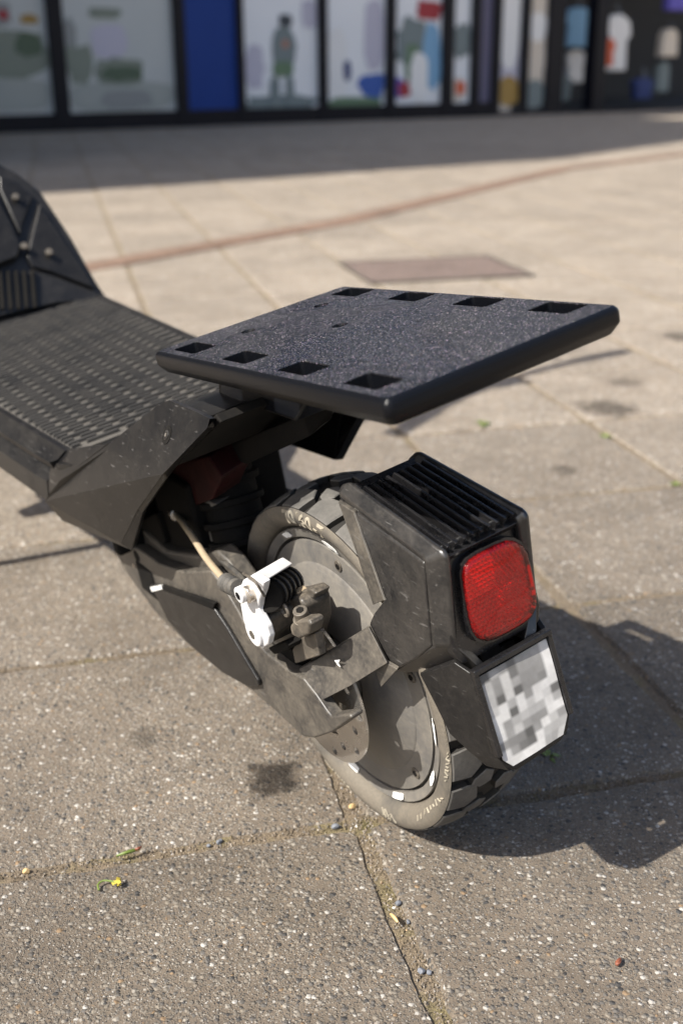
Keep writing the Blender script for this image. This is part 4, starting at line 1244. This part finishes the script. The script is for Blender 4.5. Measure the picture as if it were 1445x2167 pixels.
# ================================================================== LOOSE BITS ON THE GROUND
def blob(name, seed, r, squash, material, label, cat, group, place, rot=0.0, sink=.25):
    rn = random.Random(seed)
    bm = bmesh.new(); bmesh.ops.create_icosphere(bm, subdivisions=2, radius=r)
    ks = [np.array([rn.gauss(0, 1) for _ in range(3)]) for _ in range(6)]
    for v in bm.verts:
        p = np.array(v.co)
        f = 1.0
        for k in ks:
            k = k / np.linalg.norm(k); d = p @ k / r
            if d > .62: f = min(f, .62 / d)
        p = p * f * np.array([1, .8, squash])
        v.co = p
    lo = min(v.co.z for v in bm.verts)
    for v in bm.verts: v.co.z -= lo * (1 - sink)
    me = bpy.data.meshes.new(name); bm.to_mesh(me); bm.free()
    o = link(name, me, material); o.location = place; o.rotation_euler = (0, 0, rot)
    return tag(o, label, cat, group)
for k, (px, py, r, lab) in enumerate(((710, 1746, .0034, 'dark grey pebble in the long joint just left of the tyre'), (464, 1776, .0029, 'larger dark pebble in the long joint below the oily stain'), (442, 1785, .0021, 'small dark pebble left of the larger one in the long joint'), (842, 1908, .0028, 'blue grey pebble in the mossy joint below the wheel'), (864, 1946, .0022, 'pale green pebble low in the mossy joint'), (890, 2050, .0030, 'left one of two blue grey pebbles in the mossy joint'), (907, 2053, .0027, 'right one of two blue grey pebbles in the mossy joint'), (55, 1840, .0030, 'black pebble standing in the joint near the left edge'), (745, 1704, .0034, 'tan pebble wedged beside the bottom of the tyre'))):
    g = gnd(px, py)
    blob('pebble', k, r, .75, M['pebble'] if 'tan' not in lab else M['straw'], lab, 'pebble', 'loose pebbles in the joints', (g[0], g[1], -.003), k * 1.3)
def strand(name, pxs, r, material, label, cat, lift=.0022):
    pts = [gnd(px, py, lift + .0015 * math.sin(i * 1.3)) for i, (px, py) in enumerate(pxs)]
    c = pts[0].copy(); c[2] = 0
    P_ = [p - c for p in pts]
    o = tube(name, P_, lambda s: r * (0.45 + .55 * math.sin(math.pi * min(max(s, .05), .97))), material, None, 6)
    o.location = tuple(c)
    return tag(o, label, cat)
fl = empty('flower_sprig', tuple(gnd(228, 1868))); tag(fl, 'tiny yellow flower head on a curled green stem lying on the slab', 'flower')
c = gnd(228, 1868)
tube('stem', [gnd(px, py, z) - c for px, py, z in ((210, 1884, .001), (208, 1872, .002), (218, 1864, .003), (232, 1864, .003), (244, 1867, .003))], .0007, M['green'], fl, 6)
for k in range(9):
    rn = random.Random(k)
    a = rn.uniform(0, 6.28); q = gnd(247, 1867, .003) - c + np.array([rn.uniform(-.0022, .0022), rn.uniform(-.0022, .0022), rn.uniform(-.001, .002)])
    V = [q + np.array([math.cos(a + b_) * .0018, math.sin(a + b_) * .0018, .0006 * math.cos(3 * b_)]) for b_ in (0, 1.5, 3.1, 4.6)]
    prism('petal', V, (0, 0, .0003), M['yellow'], fl, sharp=0)
strand('grass_blade', [(247, 1811), (265, 1805), (282, 1800), (295, 1797)], .0013, M['green'], 'short green grass blade lying in the long joint', 'grass blade')
strand('dry_straw', [(283, 1799), (292, 1796), (300, 1792)], .0010, M['rust'], 'short orange brown straw at the end of the green blade', 'straw')
strand('dry_straw', [(826, 1934), (834, 1941), (842, 1952)], .0013, M['straw'], 'pale curled straw in the mossy joint', 'straw')
strand('red_fleck', [(1303, 2043), (1307, 2036), (1312, 2029)], .0016, M['rust'], 'small rust red fleck lying on the right hand slab', 'fleck')
for (px, py, sc_, lab) in ((1160, 1600, .010, 'bright green weed behind the number plate in the shade'), (1022, 900, .016, 'small green weed in the joint beneath the rack corner'), (1280, 925, .012, 'small weed in the diagonal joint right of the rack'), (1430, 1026, .010, 'small weed where two joints meet at the right edge')):
    g = gnd(px, py)
    wd = empty('weed', (g[0], g[1], -.002)); tag(wd, lab, 'weed')
    rn = random.Random(px)
    for k in range(9):
        a = rn.uniform(0, 6.28); le = sc_ * rn.uniform(.6, 1.1); h = sc_ * rn.uniform(.25, .6); wdt = sc_ * .16
        d = np.array([math.cos(a), math.sin(a), 0]); sd = np.array([-d[1], d[0], 0])
        V = [np.zeros(3), d * le * .5 + sd * wdt + [0, 0, h], d * le + [0, 0, h * .7], d * le * .5 - sd * wdt + [0, 0, h]]
        sheet('leaf', V, [[0, 1, 2, 3]], (0, 0, .0003), M['green'], wd, sharp=0)
# moss and grit filling the near joints
GM = {0: ([], []), 1: ([], [])}
rn = random.Random(11)
def grit(p, r, zz):
    V, Fc = GM[1 if rn.random() < .45 else 0]
    n0 = len(V)
    a = rn.uniform(0, 6.28)
    for k in range(3):
        V.append((p[0] + r * math.cos(a + 2.1 * k), p[1] + r * math.sin(a + 2.1 * k), zz))
    V.append((p[0] + rn.uniform(-.3, .3) * r, p[1] + rn.uniform(-.3, .3) * r, zz + r * rn.uniform(.7, 1.5)))
    Fc.extend([(n0, n0 + 1, n0 + 3), (n0 + 1, n0 + 2, n0 + 3), (n0 + 2, n0, n0 + 3)])
for j in range(-1, 5):
    for s in range(5200 if j < 2 else 1200):
        a = rn.uniform(-.75, .95); b_ = OB + PB * j + rn.gauss(0, .0042)
        p = ua * a + ub * b_
        grit(p, rn.uniform(.0004, .0016), -.0040 + rn.uniform(0, .0012))
for i in range(-4, 5):
    for s in range(7000 if i == 0 else 1200):
        b_ = rn.uniform(.3, 2.0); a = OA + PA * i + rn.gauss(0, .0048)
        p = ua * a + ub * b_
        grit(p, rn.uniform(.0004, .0016), -.0040 + rn.uniform(0, .0012))
o = mk('joint_grit', GM[1][0], GM[1][1], M['paving'], None, sharp=0, recalc=False); tag(o, 'loose stone grit scattered along the joints between the slabs', 'grit', kind='stuff')
o = mk('joint_moss', GM[0][0], GM[0][1], M['soil'], None, sharp=0, recalc=False); tag(o, 'ochre grit and moss filling the joints between the slabs', 'moss', kind='stuff')

# ================================================================== SHOP FRONT
FA = np.array([-2.99, 10.70]); FD = np.array([.8310, .5563]); FN = np.array([.5563, -.8310])
def fs(px, depth=0.0):
    """distance along the shop front of a picture column (at eye height), depth metres behind it"""
    r = ray((px, 150)); A_ = FA - FN * depth
    # EYE + t r on the line A_ + s FD
    Mx = np.array([[r[0], -FD[0]], [r[1], -FD[1]]])
    t_, s_ = np.linalg.solve(Mx, A_)
    return s_
def fz(px, py, depth=0.0):
    r = ray((px, py)); A_ = FA - FN * depth
    t_ = ((A_ - EYE[:2]) @ FN) / (r[:2] @ FN)
    return EYE[2] + t_ * r[2]
SHOP = empty('shop_building', (FA[0], FA[1], 0)); tag(SHOP, 'dark framed shop front with printed windows and a blue panel behind the plaza', 'shop front')
def fp(s, dep, z):
    q = FD * s - FN * dep
    return np.array([q[0], q[1], z])
def fbox(name, s0, s1, z0, z1, d0, d1, material, parent=SHOP, **kw):
    V = [fp(s, d, z) for s in (s0, s1) for d in (d0, d1) for z in (z0, z1)]
    return mk(name, V, [(0, 1, 3, 2), (4, 6, 7, 5), (0, 4, 5, 1), (2, 3, 7, 6), (0, 2, 6, 4), (1, 5, 7, 3)], material, parent, sharp=0, **kw)
TOPZ = 2.9
fbox('sill', -6, fs(1045), 0, .15, -.04, .16, M['frame'])
fbox('sill', fs(1045), 16, 0, .035, -.04, .16, M['frame'])
fbox('lintel', -6, 16, TOPZ, TOPZ + .25, -.05, .2, M['frame'])
fbox('upper_wall', -6, 16, TOPZ + .25, 7.0, -.02, .3, M['render'])
for p0, p1 in ((108, 139), (370, 392), (500, 514), (673, 689), (815, 832), (933, 954), (994, 1010), (1037, 1053), (1098, 1113), (1152, 1186), (1250, 1275)):
    fbox('mullion', fs(p0), fs(p1), .0, TOPZ, -.05, .12, M['frame'])
for s in (-2.2, -4.2):
    fbox('mullion', s, s + .12, .0, TOPZ, -.05, .12, M['frame'])
fbox('blue_panel', fs(391), fs(501), .15, TOPZ, -.01, .06, M['blue'])
fbox('side_panel', fs(1010), fs(1037), .0, TOPZ, .0, .06, M['g_purple'])
panes = [(-6, fs(108)), (fs(139), fs(370)), (fs(514), fs(673)), (fs(689), fs(815)), (fs(832), fs(933)), (fs(954), fs(994)), (fs(1053), fs(1098)), (fs(1113), fs(1152))]
for s0, s1 in panes:
    fbox('window_pane', s0, s1, .15, TOPZ, .04, .046, M['glass'])
# printed film behind the panes; the two left ones carry painted reflections
cols = ['g_mist', 'g_mist', 'g_paper', 'g_paper', 'g_paper', 'g_paper', 'g_lilac', 'g_cream']
for (s0, s1), cnm in zip(panes, cols):
    d = 1.6 if cnm == 'grey' else .012
    fbox('window_film', s0 - (.5 if d > 1 else 0), s1 + (.5 if d > 1 else 0), .0 if d > 1 else .15, TOPZ, d, d + .02, M[cnm])
def patch(px0, py0, px1, py1, cnm, wob=.12, depth=.044, n=18):
    """soft-edged printed shape on the film"""
    depth = depth - .036
    s0, s1 = fs(px0, depth), fs(px1, depth); z0, z1 = fz((px0 + px1) / 2, py1, depth), fz((px0 + px1) / 2, py0, depth)
    rn = random.Random(px0 * 7 + py0)
    V = []
    for k in range(n):
        a = 2 * math.pi * k / n
        r = 1 + rn.uniform(-wob, wob)
        cx, cy = abs(math.cos(a)) ** .7 * math.copysign(1, math.cos(a)), abs(math.sin(a)) ** .7 * math.copysign(1, math.sin(a))
        V.append(fp((s0 + s1) / 2 + (s1 - s0) / 2 * r * cx, depth, (z0 + z1) / 2 + (z1 - z0) / 2 * r * cy))
    return prism('print_shape', V, (FN[0] * .002, FN[1] * .002, 0), M['g_' + cnm], SHOP, sharp=0)
# prints: tent, figure, landscapes; the left panes get painted reflections
patch(690, 60, 735, 225, 'white', .05); patch(760, 155, 815, 205, 'blueprint', .15, .042); patch(727, 128, 742, 172, 'navy', .1, .041); patch(770, 0, 812, 150, 'lilac', .05, .0435)
patch(840, 40, 900, 150, 'figuregrey', .2, .042); patch(858, 90, 885, 175, 'greenprint', .2, .041); patch(880, 0, 932, 42, 'redprint', .15, .0405); patch(895, 50, 932, 190, 'sky', .15, .0415)
patch(834, 165, 855, 205, 'violet', .15, .041); patch(842, 172, 868, 205, 'redprint', .2, .0395); patch(868, 110, 905, 215, 'white', .1, .0398)
patch(955, 50, 993, 120, 'figuregrey', .2, .042); patch(944, 165, 985, 210, 'cream', .2, .0405); patch(964, 172, 984, 200, 'orange', .2, .0395)
patch(1055, 160, 1098, 225, 'ochre', .1, .042); patch(1055, -60, 1096, 150, 'white', .04, .0425); patch(1116, 25, 1150, 90, 'white', .15, .042); patch(1113, 95, 1152, 165, 'cream', .1, .0415); patch(1113, 170, 1152, 230, 'figuregrey', .1, .041)
patch(515, 200, 672, 236, 'figuregrey', .15, .0435); patch(518, 100, 560, 190, 'lilac', .2, .043); patch(640, 0, 672, 60, 'lilac', .1, .043); patch(690, 205, 815, 232, 'greenprint', .15, .0432)
patch(142, 95, 200, 180, 'sage', .15, .0430); patch(205, 122, 308, 178, 'sage', .15, .0425); patch(215, 140, 300, 172, 'moss', .2, .0415); patch(140, 172, 371, 236, 'fog', .05, .0440); patch(208, 190, 320, 230, 'slate', .1, .0435)  # hedge and bench reflections painted as flat grey-green shapes
patch(195, 15, 265, 40, 'sage', .15, .0432); patch(200, 50, 275, 125, 'lilac', .1, .0445); patch(140, 40, 170, 120, 'slate', .2, .0442)
patch(-60, 60, 104, 165, 'sage', .1, .0430); patch(-60, 165, 106, 236, 'fog', .05, .0440); patch(-30, 0, 35, 60, 'slate', .2, .0432); patch(8, 20, 30, 42, 'redprint', .2, .0420); patch(55, 30, 92, 52, 'ochre', .2, .0425); patch(40, 70, 90, 120, 'moss', .2, .0418)  # painted reflections continue in the leftmost pane
# printed figure of a walker looking down at the hands
fig = [(592, 30, 620, 58, 'figuredark'), (578, 55, 625, 150, 'figuregrey'), (600, 82, 628, 112, 'figuregrey'), (598, 84, 612, 102, 'skin'), (577, 130, 622, 162, 'greenprint'), (570, 160, 592, 232, 'figuregrey'), (604, 158, 622, 228, 'figuregrey')]
for k, (a, b_, c_, d_, cnm) in enumerate(fig):
    patch(a, b_, c_, d_, cnm, .06, .0420 - .0012 * k)
# corner building left of the frame: its edge throws the straight shadow on the plaza
az = math.radians(SUN_AZ); sd_ = np.array([math.cos(az), math.sin(az)])
bend = gnd(1190, 335)[:2]
HB_ = 8.7
K1 = bend - sd_ * (HB_ / math.tan(math.radians(SUN_EL)))
K2 = K1 + np.array([.60, .80]) * 5.1
K3 = K2 - FN * (FN @ (K2 - FA)) - FN * .0
K3 = K2 - FN * ((K2 - FA) @ FN - .02)
K4 = K3 - FD * 9; K5 = K1 - FD * 9
NB = empty('corner_building', (K1[0], K1[1], 0)); tag(NB, 'pale rendered corner building left of the shop that shades the walkway', 'building')
def q3(p, z): return np.array([p[0] - K1[0], p[1] - K1[1], z])
prism('wall', [q3(p, 0) for p in (K1, K2, K3, K4, K5)], (0, 0, HB_ - .2), M['render'], NB, sharp=0)
prism('roof', [q3(p, HB_ - .2) for p in (K1, K2, K3, K4, K5)], (0, 0, .2), M['frame'], NB, sharp=0)
mid_ = K2 * .45 + K3 * .55
prism('tower', [q3(p, HB_) for p in (mid_, K3, K4, mid_ - FD * 9)], (0, 0, 2.5), M['render'], NB, sharp=0)  # raised block added to keep grazing sun off the shop entrance
for a_, b2_ in ((K1, K2), (K5, K1)):
    d_ = (b2_ - a_); ln = np.linalg.norm(d_); d_ /= ln; nrm_ = np.array([d_[1], -d_[0]])
    for fl_ in range(3):
        for k in range(int(ln // 1.7)):
            c_ = a_ + d_ * (.9 + 1.7 * k) + nrm_ * .03
            V = [q3(c_ + d_ * x + nrm_ * 0, z) for x, z in ((-.5, 1.0 + 2.6 * fl_), (.5, 1.0 + 2.6 * fl_), (.5, 2.4 + 2.6 * fl_), (-.5, 2.4 + 2.6 * fl_))]
            wn_ = prism('window', V, (-nrm_[0] * .06, -nrm_[1] * .06, 0), M['frame'], NB, sharp=0)
            V = [q3(c_ + d_ * x + nrm_ * .01, z) for x, z in ((-.43, 1.07 + 2.6 * fl_), (.43, 1.07 + 2.6 * fl_), (.43, 2.33 + 2.6 * fl_), (-.43, 2.33 + 2.6 * fl_))]
            prism('pane', V, (-nrm_[0] * .02, -nrm_[1] * .02, 0), M['glass'], wn_, sharp=0)
# unseen pale building added right of the frame to bounce sunlight onto the shop
OB_ = np.array([19.0, -6.0]); od = np.array([.36, .933]); on = np.array([-.933, .36])
AB = empty('plaza_building', (OB_[0], OB_[1], 0)); tag(AB, 'pale sunlit building across the plaza facing the shop windows', 'building')
def o3(s_, dep, z): return np.array([od[0] * s_ - on[0] * dep, od[1] * s_ - on[1] * dep, z])
def obox(name, s0, s1, z0, z1, d0, d1, material, parent):
    V = [o3(s_, d, z) for s_ in (s0, s1) for d in (d0, d1) for z in (z0, z1)]
    return mk(name, V, [(0, 1, 3, 2), (4, 6, 7, 5), (0, 4, 5, 1), (2, 3, 7, 6), (0, 2, 6, 4), (1, 5, 7, 3)], material, parent, sharp=0)
obox('wall', 0, 26, 0, 11, 0, 6, M['pale'], AB)
obox('roof', -.3, 26.3, 11, 11.3, -.3, 6.3, M['frame'], AB)
for fl_ in range(3):
    for k_ in range(10):
        s0_ = 1.2 + 2.5 * k_
        wn_ = obox('window', s0_, s0_ + 1.3, 1.2 + 3.2 * fl_, 2.9 + 3.2 * fl_, -.03, .05, M['frame'], AB)
        obox('pane', s0_ + .08, s0_ + 1.22, 1.28 + 3.2 * fl_, 2.82 + 3.2 * fl_, -.035, -.031, M['glass'], wn_)
# open entrance: dark room and hanging clothes
fbox('entrance_back', fs(1186) - .5, 16, .0, TOPZ, 4.5, 4.6, M['interior'])
fbox('entrance_floor', fs(1186) - .5, 16, .0, .004, .16, 4.5, M['interior'])
fbox('entrance_ceiling', fs(1186) - .5, 16, TOPZ, TOPZ + .05, .2, 4.5, M['interior'])
fbox('entrance_side', fs(1186) - .12, fs(1186) - .02, .0, TOPZ, .16, 4.5, M['interior'])

def garment(px0, py0, px1, py1, dep, cnm, label, sleeves=True):
    s0, s1 = fs(px0, dep), fs(px1, dep)
    zc1, zc0 = fz((px0 + px1) / 2, py0, dep), fz((px0 + px1) / 2, py1, dep)
    sc_, hw_ = (s0 + s1) / 2, (s1 - s0) / 2
    o_ = fp(sc_, dep, 0); root = empty('hanging_garment', (FA[0] + o_[0], FA[1] + o_[1], zc0)); tag(root, label, 'garment', 'clothes in the shop entrance')
    H_ = zc1 - zc0
    prof = [(-.78, 0), (.78, 0), (.72, .55), (1.0, .62), (.86, .88), (.30, 1.0), (-.30, 1.0), (-.86, .88), (-1.0, .62), (-.72, .55)] if sleeves else [(-.9, 0), (.9, 0), (.8, .8), (.4, 1), (-.4, 1), (-.8, .8)]
    V = [np.array([FD[0] * a * hw_, FD[1] * a * hw_, b_ * H_]) for a, b_ in prof]
    prism('cloth', V, (-FN[0] * .12, -FN[1] * .12, 0), M['g_' + cnm], root, .02)
    cyl('hanger', (0, 0, H_), (-FN[0] * .06, -FN[1] * .06, H_ + .12), .008, M['chrome'], root, 8)
    return root
garment(1188, 15, 1252, 100, .5, 'sky', 'pale blue shirt hanging highest on the left of the entrance')
garment(1198, 105, 1240, 175, .6, 'white', 'white shirt below the pale blue one')
garment(1176, 160, 1215, 215, .45, 'figuregrey', 'grey green garment near the floor left of the entrance')
garment(1272, 30, 1330, 150, .55, 'white', 'white shirt with the orange garment beside it')
garment(1268, 80, 1300, 140, .40, 'orange', 'orange red garment in front of the white shirt')
garment(1395, 60, 1432, 120, .7, 'cream', 'cream garment at the right of the dark entrance', False)
garment(1392, 130, 1420, 195, .8, 'figuregrey', 'grey garment below the cream one', False)
garment(1345, 165, 1388, 210, .7, 'navy', 'navy blue garment low in the dark entrance')
garment(1400, -40, 1450, 22, .5, 'violet', 'violet blue garment at the top right corner', False)
